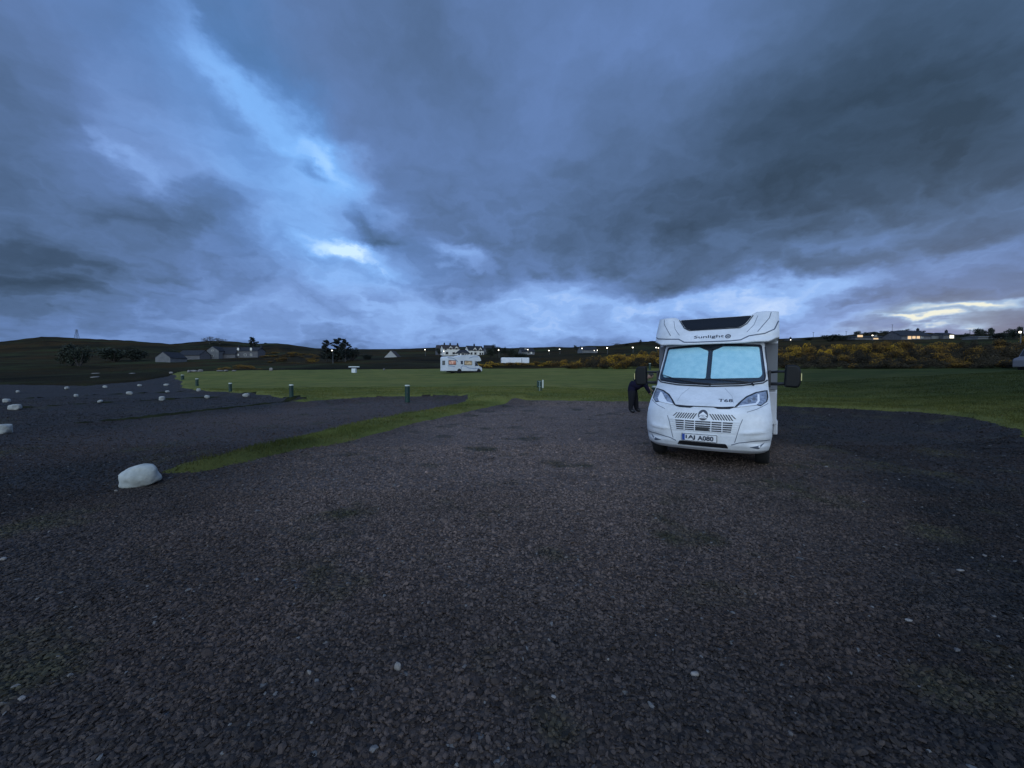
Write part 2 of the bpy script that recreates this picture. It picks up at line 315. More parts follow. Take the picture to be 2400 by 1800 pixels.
# ------------------------------------------------------------------ object helpers
def tag(o, label=None, cat=None, group=None, kind=None):
    if label: o['label'] = label
    if cat: o['category'] = cat
    if group: o['group'] = group
    if kind: o['kind'] = kind
    return o
def empty(name, loc, rz=0., label=None, cat=None, group=None):
    o = bpy.data.objects.new(name, None); COL.objects.link(o); o.location = loc; o.rotation_euler = (0, 0, rz); o.empty_display_size = .3
    return tag(o, label, cat, group)
def link(name, me, parent=None):
    o = bpy.data.objects.new(name, me); COL.objects.link(o)
    if parent is not None: o.parent = parent
    return o
KIDS = {}
def copy_tree(o, parent=None):
    c = o.copy(); COL.objects.link(c)
    if parent is not None: c.parent = parent
    for ch in list(o.children): copy_tree(ch, c)
    return c
class MB:
    def __init__(s): s.v = []; s.f = []; s.mi = []
    def add(s, vs, fs, mi=0):
        n = len(s.v); s.v += [tuple(v) for v in vs]; s.f += [tuple(i + n for i in f) for f in fs]; s.mi += [mi] * len(fs); return s
    def box(s, x0, x1, y0, y1, z0, z1, mi=0, mx=None):
        vs = [Vector((x, y, z)) for z in (z0, z1) for y in (y0, y1) for x in (x0, x1)]
        if mx is not None: vs = [mx @ v for v in vs]
        return s.add(vs, [(0, 2, 3, 1), (4, 5, 7, 6), (0, 1, 5, 4), (2, 6, 7, 3), (0, 4, 6, 2), (1, 3, 7, 5)], mi)
    def tube(s, pts, rad, n=8, mi=0, cap=True):
        pts = [Vector(p) for p in pts]; rad = rad if isinstance(rad, (list, tuple)) else [rad] * len(pts)
        vs = []; fs = []
        for i, p in enumerate(pts):
            d = (pts[min(i + 1, len(pts) - 1)] - pts[max(i - 1, 0)]).normalized()
            a = d.orthogonal().normalized() if abs(d.z) > .99 else d.cross(Vector((0, 0, 1))).normalized()
            b = d.cross(a)
            for k in range(n):
                t = 2 * math.pi * k / n; vs.append(p + (a * math.cos(t) + b * math.sin(t)) * rad[i])
        for i in range(len(pts) - 1):
            for k in range(n):
                fs.append((i * n + k, i * n + (k + 1) % n, (i + 1) * n + (k + 1) % n, (i + 1) * n + k))
        if cap: fs.append(tuple(range(n))[::-1]); fs.append(tuple((len(pts) - 1) * n + k for k in range(n)))
        return s.add(vs, fs, mi)
    def prism(s, poly, fn, d0, d1, mi=0):
        """poly: 2d points; fn(a, b, depth) -> 3d point"""
        n = len(poly); vs = [fn(a, b, d0) for a, b in poly] + [fn(a, b, d1) for a, b in poly]
        fs = [tuple(range(n)), tuple(range(2 * n - 1, n - 1, -1))] + [(i, i + n, (i + 1) % n + n, (i + 1) % n) for i in range(n)]
        return s.add(vs, fs, mi)
    def mesh(s, name, mats, smooth=False):
        me = bpy.data.meshes.new(name); me.from_pydata(s.v, [], s.f)
        for m in (mats if isinstance(mats, list) else [mats]): me.materials.append(m if not isinstance(m, str) else M[m])
        me.polygons.foreach_set('material_index', s.mi)
        bm = bmesh.new(); bm.from_mesh(me); bmesh.ops.recalc_face_normals(bm, faces=bm.faces); bm.to_mesh(me); bm.free()
        if smooth: me.polygons.foreach_set('use_smooth', [True] * len(me.polygons))
        me.update(); return me
    def build(s, name, mats, parent=None, smooth=False, bevel=0, seg=2):
        o = link(name, s.mesh(name, mats, smooth), parent)
        if bevel:
            b = o.modifiers.new('bevel', 'BEVEL'); b.width = bevel; b.segments = seg; b.limit_method = 'ANGLE'; b.angle_limit = R(35)
        return o

# ------------------------------------------------------------------ terrain
RIDGE = [(-900, 806), (-300, 806), (0, 802), (50, 797), (100, 789), (180, 793), (300, 798), (350, 803), (400, 806), (450, 802), (500, 799), (560, 802), (600, 806), (650, 804), (700, 811), (740, 817), (800, 819), (900, 819), (1000, 816), (1060, 813), (1150, 816), (1200, 817), (1264, 815), (1299, 813), (1336, 816), (1373, 812), (1427, 811), (1449, 807), (1492, 803), (1535, 800), (1600, 797), (1700, 796), (1830, 795), (1870, 794), (1930, 790), (1980, 787), (2010, 784), (2060, 781), (2110, 780), (2180, 783), (2215, 788), (2260, 791), (2300, 786), (2350, 785), (2400, 784), (2700, 784), (3400, 778)]
def zf(Y, py): return CH + (875 - py) * Y / F - (.28 if Y < 130 else 0)
def col(z0, prs): return [(z0, None)] + prs
COLS = {
 -900: col(32, [(45, 909), (65, 896), (82, 886), (110, 874), (150, 864), (220, 850), (330, 830)]),
 0:    col(32, [(45, 908), (65, 893), (82, 880), (110, 870), (150, 862), (220, 847), (330, 826)]),
 200:  col(32, [(45, 907), (65, 890), (82, 877), (110, 868), (150, 860), (220, 846), (330, 825)]),
 400:  col(30, [(45, 906), (65, 888), (82, 872), (110, 866), (150, 857), (220, 843), (330, 826)]),
 600:  col(28, [(45, 901), (65, 882), (82, 869), (110, 863), (150, 854), (220, 841), (330, 828)]),
 800:  col(26, [(45, 897), (65, 878), (82, 868), (110, 859), (150, 850), (220, 841), (330, 832)]),
 950:  col(26, [(45, 896), (65, 876), (82, 867), (110, 858), (150, 848), (220, 838), (330, 831)]),
 1100: col(26, [(45, 894), (65, 875), (82, 866), (110, 857), (150, 849), (220, 837), (330, 829)]),
 1250: col(24, [(45, 893), (65, 875), (84, 866), (110, 854), (150, 845), (220, 836), (330, 828)]),
 1450: col(22, [(32, 918), (45, 893), (60, 876), (76, 864), (84, 857), (100, 845), (150, 836), (220, 831), (330, 822)]),
 1640: col(21, [(31, 914), (45, 885), (58, 868), (66, 862), (74, 852), (90, 836), (150, 820), (220, 812), (330, 808)]),
 1830: col(20, [(30, 911), (45, 876), (60, 861), (66, 851), (80, 826), (150, 807), (220, 801), (330, 798)]),
 2100: col(18, [(28, 905), (40, 872), (50, 860), (56, 849), (70, 822), (110, 808), (200, 797), (330, 785)]),
 2400: col(13, [(20, 918), (30, 876), (42, 861), (47, 851), (60, 824), (100, 804), (200, 792), (330, 785)]),
 3400: col(13, [(20, 918), (30, 876), (42, 861), (47, 851), (60, 824), (100, 804), (200, 792), (330, 785)])}
LY = np.linspace(math.log(5), math.log(6000), 420); YG = np.exp(LY)
CP = np.array(sorted(COLS)); PXG = np.linspace(-900, 3400, 431)
def _colz(px):
    c = COLS[px]; ys = [0, c[0][0]]; zs = [0, 0]
    for Y, py in c[1:]: ys.append(Y); zs.append(zf(Y, py))
    return np.interp(YG, ys, zs), ys[-1]
TZ = np.stack([_colz(p)[0] for p in CP]); TZp = np.stack([np.interp(PXG, CP, TZ[:, j]) for j in range(len(YG))], 1)
rpy = np.interp(PXG, [a for a, b in RIDGE], [b for a, b in RIDGE])
for i, px in enumerate(PXG):
    z330 = np.interp(330, YG, TZp[i]); z450 = zf(450, rpy[i])
    far = YG > 330
    TZp[i, far] = np.interp(YG[far], [330, 400, 450, 520, 800, 3000, 6000], [z330, z330 * .35 + z450 * .65, z450, z450 - 2, z450 * .7, 3, 0])
kern = np.array([1, 2, 3, 2, 1]) / 9
near = YG < 330
TS = TZp.copy()
for i in range(2, len(YG) - 2): TS[:, i] = (TZp[:, i - 2:i + 3] * kern).sum(1)
TZp = np.where(YG[None, :] < 420, TS, TZp)
def vnoise(x, y, s, seed=0):
    x = np.asarray(x, float) * s + seed * 17.3; y = np.asarray(y, float) * s + seed * 9.1
    xi = np.floor(x).astype(np.int64); yi = np.floor(y).astype(np.int64); fx = x - xi; fy = y - yi
    fx = fx * fx * (3 - 2 * fx); fy = fy * fy * (3 - 2 * fy)
    def h(a, b):
        n = (a * 374761393 + b * 668265263 + seed * 1442695) & 0xffffffff
        n = ((n ^ (n >> 13)) * 1274126177) & 0xffffffff
        return ((n ^ (n >> 16)) & 0xffff) / 65535.
    return (h(xi, yi) * (1 - fx) + h(xi + 1, yi) * fx) * (1 - fy) + (h(xi, yi + 1) * (1 - fx) + h(xi + 1, yi + 1) * fx) * fy
def base_z(x, y):
    x = np.asarray(x, float); y = np.asarray(y, float); ys = np.maximum(y, 5.)
    px = np.clip(1200 + F * x / ys, -900, 3399.9); gx = (px + 900) / 10.
    gy = np.clip((np.log(ys) - LY[0]) / (LY[1] - LY[0]), 0, len(LY) - 1.001)
    i = np.minimum(gx.astype(int), 429); j = gy.astype(int); fx = gx - i; fy = gy - j
    z = (TZp[i, j] * (1 - fx) + TZp[i + 1, j] * fx) * (1 - fy) + (TZp[i, j + 1] * (1 - fx) + TZp[i + 1, j + 1] * fx) * fy
    return np.where(y < 5, 0, z)
# outlines of the mown grass, seen from above (metres)
FIELD = [(-140, 130), (-90, 95), (-66, 75), (-50, 58), (-36, 42), (-28, 34), (-18.7, 26.97), (-15.31, 24.53), (-14.44, 23.14), (-11.48, 21.92), (-11.22, 19.4), (-10.61, 19.66), (-10.09, 21.92), (-8.18, 24.71), (-4.35, 24.88), (-2.09, 23.84), (-1.65, 22.1), (-0.35, 21.05), (0.78, 21.58), (1.91, 21.23), (4.61, 19.66), (6.96, 19.49), (9.13, 18.62), (11.74, 16.88), (13.8, 15.6), (14.9, 14.4), (15.0, 12.8), (14.0, 11.1), (12.6, 9.5), (11.1, 8.2), (10.2, 6.8), (9.9, 4), (9.9, 0), (13.5, -30), (60, -30), (174.0, 17.4), (300, 130)]
def strip(pts, w0, w1):
    n = len(pts); Lp = []; Rp = []
    for i, p in enumerate(pts):
        a = Vector(pts[max(i - 1, 0)]); b = Vector(pts[min(i + 1, n - 1)]); d = (b - a).normalized(); w = (w0 + (w1 - w0) * i / (n - 1)) / 2
        Lp.append((p[0] - d.y * w, p[1] + d.x * w)); Rp.append((p[0] + d.y * w, p[1] - d.x * w))
    return Lp + Rp[::-1]
STRIP1 = [(-5.62, 5.95), (-5.05, 6.05), (-4.55, 7.6), (-3.75, 9.5), (-2.9, 12.9), (-1.2, 18.2), (.4, 22.0), (1.2, 24.5), (-3.0, 25.0), (-2.5, 21.0), (-3.8, 16.1), (-4.95, 11.5), (-5.5, 8.3), (-5.85, 6.7)]
STRIPS = [STRIP1, strip([(-13.7, 12.0), (-13.4, 14.0), (-12.9, 17.5), (-12.6, 23.5)], .25, .6),
          strip([(-22.9, 15.4), (-22.2, 20.5), (-20.6, 24.6), (-17.2, 28.4)], .25, .5), strip([(-31.5, 22), (-30.5, 28), (-29, 34.5)], .2, .5), strip([(-41, 28), (-41, 36), (-38, 44)], .2, .5), strip([(-52, 38), (-51, 48), (-50, 58)], .2, .5)]
def sdist(x, y, poly):
    x = np.asarray(x, float); y = np.asarray(y, float); d = np.full(x.shape, 1e9); ins = np.zeros(x.shape, bool); n = len(poly)
    for i in range(n):
        ax, ay = poly[i]; bx, by = poly[(i + 1) % n]; ex, ey = bx - ax, by - ay
        t = np.clip(((x - ax) * ex + (y - ay) * ey) / (ex * ex + ey * ey), 0, 1)
        d = np.minimum(d, np.hypot(x - ax - t * ex, y - ay - t * ey))
        c = ((ay > y) != (by > y)) & (x < (bx - ax) * (y - ay) / ((by - ay) if by != ay else 1e-9) + ax); ins ^= c
    return np.where(ins, d, -d)
def sm(t): t = np.clip(t, 0, 1); return t * t * (3 - 2 * t)
def grass_d(x, y):
    df = sdist(x, y, FIELD); ds = np.maximum.reduce([sdist(x, y, s) for s in STRIPS])
    j = (1 - .6 * (np.asarray(x) > 11)) * (vnoise(x, y, 1.1, 3) - .5) * .5 + (vnoise(x, y, 3.7, 4) - .5) * .22 + (vnoise(x, y, .35, 5) - .5) * .5 * sm((np.asarray(y) - 12) / 15)
    return df + j, ds + j * .55
def gravel_z(x, y, dd=None):
    df, ds = dd if dd is not None else grass_d(x, y); y = np.asarray(y, float)
    rel = (vnoise(x, y, .45, 7) - .5) * .05 + (vnoise(x, y, 1.6, 8) - .5) * .018
    return base_z(x, y) + .24 * sm((df + 1.0) / 1.1) * (y > 5) + .10 * sm((ds + .5) / .6) + rel + np.where(y > 90, (vnoise(x, y, .05, 12) - .5) * 1.2, 0)
def grass_z(x, y, dd=None):
    dd = dd if dd is not None else grass_d(x, y); d = np.maximum(*dd)
    return gravel_z(x, y, dd) + np.clip(d, -.5, .35) * .22
def gz(x, y):
    dd = grass_d(np.array([x]), np.array([y])); g = gravel_z(np.array([x]), np.array([y]), dd)[0]
    return float(max(g, grass_z(np.array([x]), np.array([y]), dd)[0] if y < 90 else g))

azs = np.concatenate([np.linspace(-180, -62, 50)[:-1], np.linspace(-62, 62, 700), np.linspace(62, 180, 50)[1:-1]]) * math.pi / 180
rs = np.concatenate([[.05], np.geomspace(.6, 5200, 470)])
A, Rr = np.meshgrid(azs, rs); X = Rr * np.sin(A); Yv = Rr * np.cos(A)
dd = grass_d(X.ravel(), Yv.ravel()); ZG = gravel_z(X.ravel(), Yv.ravel(), dd)
nA, nR = len(azs), len(rs)
idx = np.arange(nA * nR).reshape(nR, nA)
a = idx[:-1, :]; b = np.roll(idx, -1, 1)[:-1, :]; c = np.roll(idx, -1, 1)[1:, :]; d_ = idx[1:, :]
Q = np.stack([a, b, c, d_], -1).reshape(-1, 4)
def sheet(name, verts, quads, m):
    used = np.unique(quads); rem = -np.ones(len(verts), int); rem[used] = np.arange(len(used))
    me = bpy.data.meshes.new(name); v = verts[used]; qd = rem[quads][:, ::-1]
    me.vertices.add(len(v)); me.vertices.foreach_set('co', v.ravel()); me.loops.add(len(qd) * 4); me.loops.foreach_set('vertex_index', qd.ravel())
    me.polygons.add(len(qd)); me.polygons.foreach_set('loop_start', np.arange(0, len(qd) * 4, 4)); me.polygons.foreach_set('loop_total', np.full(len(qd), 4))
    me.polygons.foreach_set('use_smooth', np.ones(len(qd), bool)); me.materials.append(M[m]); me.update(calc_edges=True); me.validate()
    o = link(name, me); return tag(o, kind='structure')
xf, yf = X.ravel(), Yv.ravel()
pxv = 1200 + F * xf / np.maximum(yf, .1)
YB = np.interp(pxv, [-900, 0, 200, 317, 407, 430, 1100, 1250, 1450, 1640, 1830, 2100, 2400, 3400], [60, 58, 52, 62, 76, 84, 86, 86, 79, 69, 62, 52, 44, 44])
hillv = (yf > YB - 1) & (yf > 5)
gv = np.where(hillv & (yf > YB + 3), ZG - .6, ZG)
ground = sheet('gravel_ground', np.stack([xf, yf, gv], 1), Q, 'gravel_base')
dm = np.maximum(*dd)
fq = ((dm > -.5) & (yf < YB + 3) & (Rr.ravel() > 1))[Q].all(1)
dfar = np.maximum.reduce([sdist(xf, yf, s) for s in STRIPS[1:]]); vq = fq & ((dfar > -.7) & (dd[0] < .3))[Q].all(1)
GZV = np.stack([xf, yf, grass_z(xf, yf, dd)], 1)
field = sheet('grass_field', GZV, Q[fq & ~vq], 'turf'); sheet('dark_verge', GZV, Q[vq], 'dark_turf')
hz = ZG + .02 + np.clip((yf - YB) * .12, -.1, .22) + (vnoise(xf, yf, .12, 21) - .5) * .5 * sm((yf - YB) / 20)
hq = hillv[Q].all(1)
hills = sheet('hills', np.stack([xf, yf, hz], 1), Q[hq], 'moor')

# ------------------------------------------------------------------ gravel chips (uncountable)
def scatter(y0, y1, dens, umax=1.42):
    n = int((y1 * y1 - y0 * y0) * umax * dens); yy = np.sqrt(rng.uniform(y0 * y0, y1 * y1, n)); xx = yy * rng.uniform(-umax, umax, n); return xx, yy
parts = [(1.15, 3.0, 3200, .75, 1.), (3.0, 5.5, 1800, .85, 1.), (5.5, 9, 520, .9, 1.15), (9, 16, 110, 1.0, 1.4), (16, 26, 34, 1.2, 1.8)]
PX_, PY_, PS_ = [], [], []
for y0, y1, de, s0, s1 in parts:
    x_, y_ = scatter(y0, y1, de); PX_.append(x_); PY_.append(y_); PS_.append(rng.lognormal(0, .28, len(x_)) * (s0 + s1) / 2 * .0098)
gx_, gy_, gs_ = map(np.concatenate, (PX_, PY_, PS_))
dd2 = grass_d(gx_, gy_); keep = np.maximum(*dd2) < .06
gx_, gy_, gs_ = gx_[keep], gy_[keep], np.minimum(gs_[keep], .034); dd2 = (dd2[0][keep], dd2[1][keep])
gzz = gravel_z(gx_, gy_, dd2) + gs_ * .25
me = bpy.data.meshes.new('gravel'); me.vertices.add(len(gx_)); me.vertices.foreach_set('co', np.stack([gx_, gy_, gzz], 1).ravel())
at_ = me.attributes.new('scl', 'FLOAT_VECTOR', 'POINT'); el_ = rng.uniform(.7, 1.7, len(gs_))
at_.data.foreach_set('vector', np.stack([gs_ * el_, gs_, gs_ * rng.uniform(.3, .8, len(gs_))], 1).ravel())
ar = me.attributes.new('rot', 'FLOAT_VECTOR', 'POINT')
ar.data.foreach_set('vector', np.stack([rng.normal(0, .35, len(gs_)), rng.normal(0, .35, len(gs_)), rng.uniform(0, 6.283, len(gs_))], 1).ravel())
gob = link('gravel', me); tag(gob, kind='stuff')
ng = bpy.data.node_groups.new('chips', 'GeometryNodeTree')
ng.interface.new_socket('Geometry', in_out='INPUT', socket_type='NodeSocketGeometry'); ng.interface.new_socket('Geometry', in_out='OUTPUT', socket_type='NodeSocketGeometry')
g = ng.nodes; gi = g.new('NodeGroupInput'); go = g.new('NodeGroupOutput'); gl = ng.links
inst = g.new('GeometryNodeGeometryToInstance')
for k in range(7):
    ico = g.new('GeometryNodeMeshIcoSphere'); ico.inputs['Radius'].default_value = 1; ico.inputs['Subdivisions'].default_value = 2 if k < 5 else 1
    sp = g.new('GeometryNodeSetPosition'); nz = g.new('ShaderNodeTexNoise'); nz.noise_dimensions = '4D'; nz.inputs['W'].default_value = k * 5.7 + .3; nz.inputs['Scale'].default_value = .9; nz.inputs['Detail'].default_value = 2
    sb = g.new('ShaderNodeVectorMath'); sb.operation = 'SUBTRACT'; sb.inputs[1].default_value = (.5, .5, .5); gl.new(nz.outputs['Color'], sb.inputs[0])
    sx = g.new('ShaderNodeVectorMath'); sx.operation = 'SCALE'; sx.inputs['Scale'].default_value = 2.0; gl.new(sb.outputs[0], sx.inputs[0])
    gl.new(ico.outputs['Mesh'], sp.inputs['Geometry']); gl.new(sx.outputs[0], sp.inputs['Offset'])
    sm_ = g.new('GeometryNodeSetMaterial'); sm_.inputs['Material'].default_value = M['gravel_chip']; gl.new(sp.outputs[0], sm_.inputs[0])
    gl.new(sm_.outputs[0], inst.inputs[0])
m2p = g.new('GeometryNodeMeshToPoints'); gl.new(gi.outputs[0], m2p.inputs[0])
iop = g.new('GeometryNodeInstanceOnPoints'); gl.new(m2p.outputs[0], iop.inputs['Points']); gl.new(inst.outputs[0], iop.inputs['Instance'])
iop.inputs['Pick Instance'].default_value = True
rv = g.new('FunctionNodeRandomValue'); rv.data_type = 'INT'; rv.inputs[4].default_value = 0; rv.inputs[5].default_value = 6; gl.new(rv.outputs[2], iop.inputs['Instance Index'])
na = g.new('GeometryNodeInputNamedAttribute'); na.data_type = 'FLOAT_VECTOR'; na.inputs[0].default_value = 'scl'; gl.new(na.outputs[0], iop.inputs['Scale'])
nr = g.new('GeometryNodeInputNamedAttribute'); nr.data_type = 'FLOAT_VECTOR'; nr.inputs[0].default_value = 'rot'
er = g.new('FunctionNodeEulerToRotation'); gl.new(nr.outputs[0], er.inputs[0]); gl.new(er.outputs[0], iop.inputs['Rotation'])
gl.new(iop.outputs[0], go.inputs[0])
gm = gob.modifiers.new('chips', 'NODES'); gm.node_group = ng

# ------------------------------------------------------------------ grass blades (uncountable)
def blades(y0, y1, dens, h0, h1, w, umax=1.42):
    x_, y_ = scatter(y0, y1, dens, umax); dq = grass_d(x_, y_); d = np.maximum(*dq)
    dv = np.maximum.reduce([sdist(x_, y_, s) for s in STRIPS[1:]]); k = (d > 0.0) & ~((dv > -.7) & (dq[0] < .3)) & (rng.random(len(x_)) < (sm(d / .5) * .8 + .3) * (.55 + .45 * sm((y_ - 6) / 3.))); x_, y_ = x_[k], y_[k]; dq = (dq[0][k], dq[1][k]); z_ = grass_z(x_, y_, dq)
    n = len(x_); patchy = .5 + vnoise(x_, y_, 1.3, 31); h = rng.uniform(h0, h1, n) * patchy; t = rng.uniform(0, 6.283, n); ww = w * rng.uniform(.6, 1.4, n)
    lx = rng.normal(0, .45, n) * h; ly = rng.normal(0, .45, n) * h
    p0 = np.stack([x_ - np.cos(t) * ww, y_ - np.sin(t) * ww, z_ - .01], 1); p1 = np.stack([x_ + np.cos(t) * ww, y_ + np.sin(t) * ww, z_ - .01], 1); p2 = np.stack([x_ + lx, y_ + ly, z_ + h], 1)
    return np.stack([p0, p1, p2], 1).reshape(-1, 3)
BV = np.concatenate([blades(5, 11, 900, .03, .085, .006), blades(11, 20, 330, .03, .08, .010), blades(20, 34, 110, .03, .07, .018)])
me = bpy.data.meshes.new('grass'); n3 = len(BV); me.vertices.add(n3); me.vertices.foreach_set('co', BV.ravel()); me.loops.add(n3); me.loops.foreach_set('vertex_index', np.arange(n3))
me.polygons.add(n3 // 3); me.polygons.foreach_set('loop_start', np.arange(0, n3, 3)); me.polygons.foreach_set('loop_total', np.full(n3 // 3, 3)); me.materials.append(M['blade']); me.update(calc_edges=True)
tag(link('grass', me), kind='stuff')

# ------------------------------------------------------------------ stones
def rock_mesh(name, seed, sx, sy, sz, m, sub=3, lump=.22, ex=.72):
    bm = bmesh.new(); bmesh.ops.create_icosphere(bm, subdivisions=sub + 1, radius=1); r = random.Random(seed); off = Vector((r.uniform(0, 50), r.uniform(0, 50), r.uniform(0, 50)))
    from mathutils import noise as mn
    for v in bm.verts:
        p = v.co.copy(); n = mn.noise(p * .9 + off) * lump * 1.6 + mn.noise(p * 2.3 + off) * lump * .6 + mn.noise(p * 5 + off) * lump * .25 + mn.noise(p * 11 + off) * lump * .10
        s = p * (1 + n); s = Vector((math.copysign(abs(s.x) ** ex, s.x), math.copysign(abs(s.y) ** ex, s.y), math.copysign(abs(s.z) ** (ex * .85), s.z)))
        v.co = Vector((s.x * sx, s.y * sy, s.z * sz))
    me = bpy.data.meshes.new(name); bm.to_mesh(me); bm.free(); me.materials.append(M[m]); me.polygons.foreach_set('use_smooth', [True] * len(me.polygons)); return me
def stone(px, pyb, w_px, h_px, Y, seed, label, m='stone_white', name='boulder', cat='boulder', group='white painted marker boulders at the pitch corners', rz=0., tilt=0., sink=.22, ex=.78):
    p = at(px, pyb, Y); w = w_px * Y / F / 2; h = h_px * Y / F / 2
    o = link(name, rock_mesh(name, seed, w, w * .62, h * 1.08, m, 3 if w_px > 15 else 2, ex=ex)); o.location = (p.x, p.y, gz(p.x, p.y) + h * (1 - sink)); o.rotation_euler = (0, tilt, rz)
    return tag(o, label, cat, group)
def yat(px, py):
    """distance at which the ground is seen at this point of the photograph"""
    lo, hi = 1.5, 86.
    ys = np.linspace(lo, hi, 2500); xs = (px - 1200) / F * ys; dq = grass_d(xs, ys); z = gravel_z(xs, ys, dq)
    d = ray(px, py); zr = CH + d[2] / d[1] * ys; k = np.argmax(z >= zr)
    return float(ys[k]) if (z >= zr).any() else 80.
STN = [(327, 1143, 92, 46, 'large white stone at the near tip of the grass verge'),
       (8, 1016, 44, 26, 'white stone cut by the left edge of the photo, on dark gravel'),
       (36, 961, 28, 15, 'rough pale stone near the left edge with a dark hollow in its face'),
       (15, 943, 20, 11, 'small white stone at the left edge just above the rough hollowed one'),
       (42, 920, 13, 7, 'small dull stone in the upper left gravel, nearest the left edge'),
       (157, 912, 15, 7, 'flat pale stone at the back left of the gravel, leftmost of the far row'),
       (178, 930, 15, 8, 'small pale stone below and right of the leftmost far row stone'),
       (246, 909, 13, 7, 'second pale stone from the left in the far row on the gravel'),
       (235, 944, 17, 7, 'long low pale stone alone in the middle of the left gravel'),
       (304, 925, 16, 9, 'rounded white stone in the middle row of the left gravel pitches'),
       (327, 905, 11, 6, 'third pale stone from the left in the far row on the gravel'),
       (380, 939, 17, 12, 'upright white stone at the corner of the third gravel pitch'),
       (390, 904, 13, 6, 'rightmost stone of the far row, low and pale'),
       (392, 920, 13, 6, 'small pale stone just above the upright white one'),
       (465, 917, 13, 8, 'white stone beside the foot of the second farthest green bollard'),
       (485, 934, 16, 9, 'white stone between the bollards where gravel meets grass'),
       (577, 930, 19, 10, 'pale stone with dark underside at the left end of the grass edge')]
for i, (px, py, w, h, lb) in enumerate(STN):
    Y = yat(px, py)
    if i == 0: stone(px + 1, py, w * .90, h * 1.02, Y + .1, 3, lb, rz=.12, tilt=-.13, sink=.16, ex=.86)
    else: stone(px, py, w * (.85 if w > 25 else .72), h * (.9 if w > 25 else .85), Y, 20 + i, lb, m='stone_dull', rz=random.uniform(-.5, .5), tilt=random.uniform(-.1, .1))
PEB = [(1628, 1590, 22, 12, 'small bluish white chip standing out of the gravel, lower right of centre'), (932, 1570, 20, 22, 'pinkish pale pebble in the near gravel left of centre'),
       (725, 1584, 15, 12, 'cream pebble in the near gravel, left of the pinkish one'), (1297, 1648, 16, 8, 'thin pale flake of stone near the bottom of the gravel'),
       (2130, 1460, 20, 6, 'long flat grey stone in the gravel at the right'), (2250, 1340, 18, 5, 'narrow pale flake in the gravel at the right edge'),
       (52, 1652, 20, 10, 'pale pebble in the dark gravel at the lower left corner'), (1425, 1557, 8, 8, 'tiny white pebble left of the bluish chip'),
       (272, 1152, 10, 5, 'small pale pebble by the left foot of the big white stone'), (8, 1316, 18, 9, 'pale pebble at the left edge of the gravel')]
for i, (px, py, w, h, lb) in enumerate(PEB):
    stone(px, py, w * .8, h * .8, yat(px, py), 60 + i, lb, m='pebble_pale', name='pebble', cat='pebble', group='pale pebbles lying loose on the gravel', rz=random.uniform(-.6, .6), sink=.1)
FST = [(455, 862, 18, 5), (470, 870, 10, 6), (443, 874, 10, 6), (401, 877, 8, 6), (516, 864, 14, 4), (530, 864, 12, 4), (635, 866, 8, 8), (548, 864, 9, 3), (900, 858, 6, 4), (310, 880, 16, 6), (225, 878, 14, 6), (225, 888, 20, 6)]
for i, (px, py, w, h) in enumerate(FST):
    stone(px, py, w, h, min(yat(px, py), 82), 90 + i, 'small pale rock in the rough ground ' + ('left of the farmhouse' if px < 420 else 'below the farmhouse' if px < 560 else 'below the pine clump or beyond it'), m='pebble_pale', name='rock', cat='rock', group='pale rocks in the rough ground beyond the pitches', rz=i, sink=.1)

# ------------------------------------------------------------------ the motorhome in front
VTH = R(32.2); VC = (3.36, 6.76)
VL = 'white coachbuilt motorhome parked on gravel facing the camera, blue blinds behind the windscreen'
van = empty('motorhome', (VC[0], VC[1], gz(*VC) - .01), -VTH, VL, 'motorhome')
zz = [.30, .36, .45, .60, .75, .88, .98, 1.06, 1.12, 1.20, 1.33, 1.46, 1.50, 2.34]
fy = [.16, .06, .01, .00, .01, .03, .06, .10, .15, .27, .50, .74, .78, 1.45]
wz = [.93, .985, 1.01, 1.03, 1.035, 1.03, 1.02, 1.01, 1.005, 1.00, .99, .98, .98, .915]
aa = [.14, .14, .14, .14, .14, .15, .16, .18, .20, .22, .24, .22, .20, .16]
bb = [.20, .22, .24, .24, .22, .20, .18, .16, .14, .12, .10, .08, .08, .06]
def S(x, z):
    w = np.interp(z, zz, wz); u = min(abs(x) / w, 1.0); y = np.interp(z, zz, fy) + np.interp(z, zz, aa) * u ** 2.2 + np.interp(z, zz, bb) * u ** 9
    ax = abs(x)
    if z < 1.0:
        y -= .028 * math.exp(-((z - (.66 + .10 * (ax - .5))) / .035) ** 2) * float(sm((ax - .52) / .15)) * float(sm((.98 - ax) / .12))
        y += .035 * math.exp(-((z - .50) / .05) ** 2) * float(sm((ax - .6) / .2))
    return float(y)
mb = MB(); zs = np.concatenate([np.linspace(.30, 1.5, 61), np.linspace(1.53, 2.34, 20)]); us = np.sin(np.linspace(-1, 1, 61) * math.pi / 2)
rows = []
for z in zs:
    w = float(np.interp(z, zz, wz)); r = []
    ye = S(w, z)
    wl = 1.0
    r += [(-w * 1.0, 2.1, z), (-w, (ye + 2.1) / 2, z), (-w, ye + .03, z)]
    r += [(u * w, S(u * w, z), z) for u in us]
    r += [(w, ye + .03, z), (w, (ye + 2.1) / 2, z), (w, 2.1, z)]
    rows.append(r)
nc = len(rows[0]); mb.add([p for r in rows for p in r], [(i * nc + k, i * nc + k + 1, (i + 1) * nc + k + 1, (i + 1) * nc + k) for i in range(len(rows) - 1) for k in range(nc - 1)])
o = mb.build('cab_body', 'white_gelcoat', van, smooth=True)

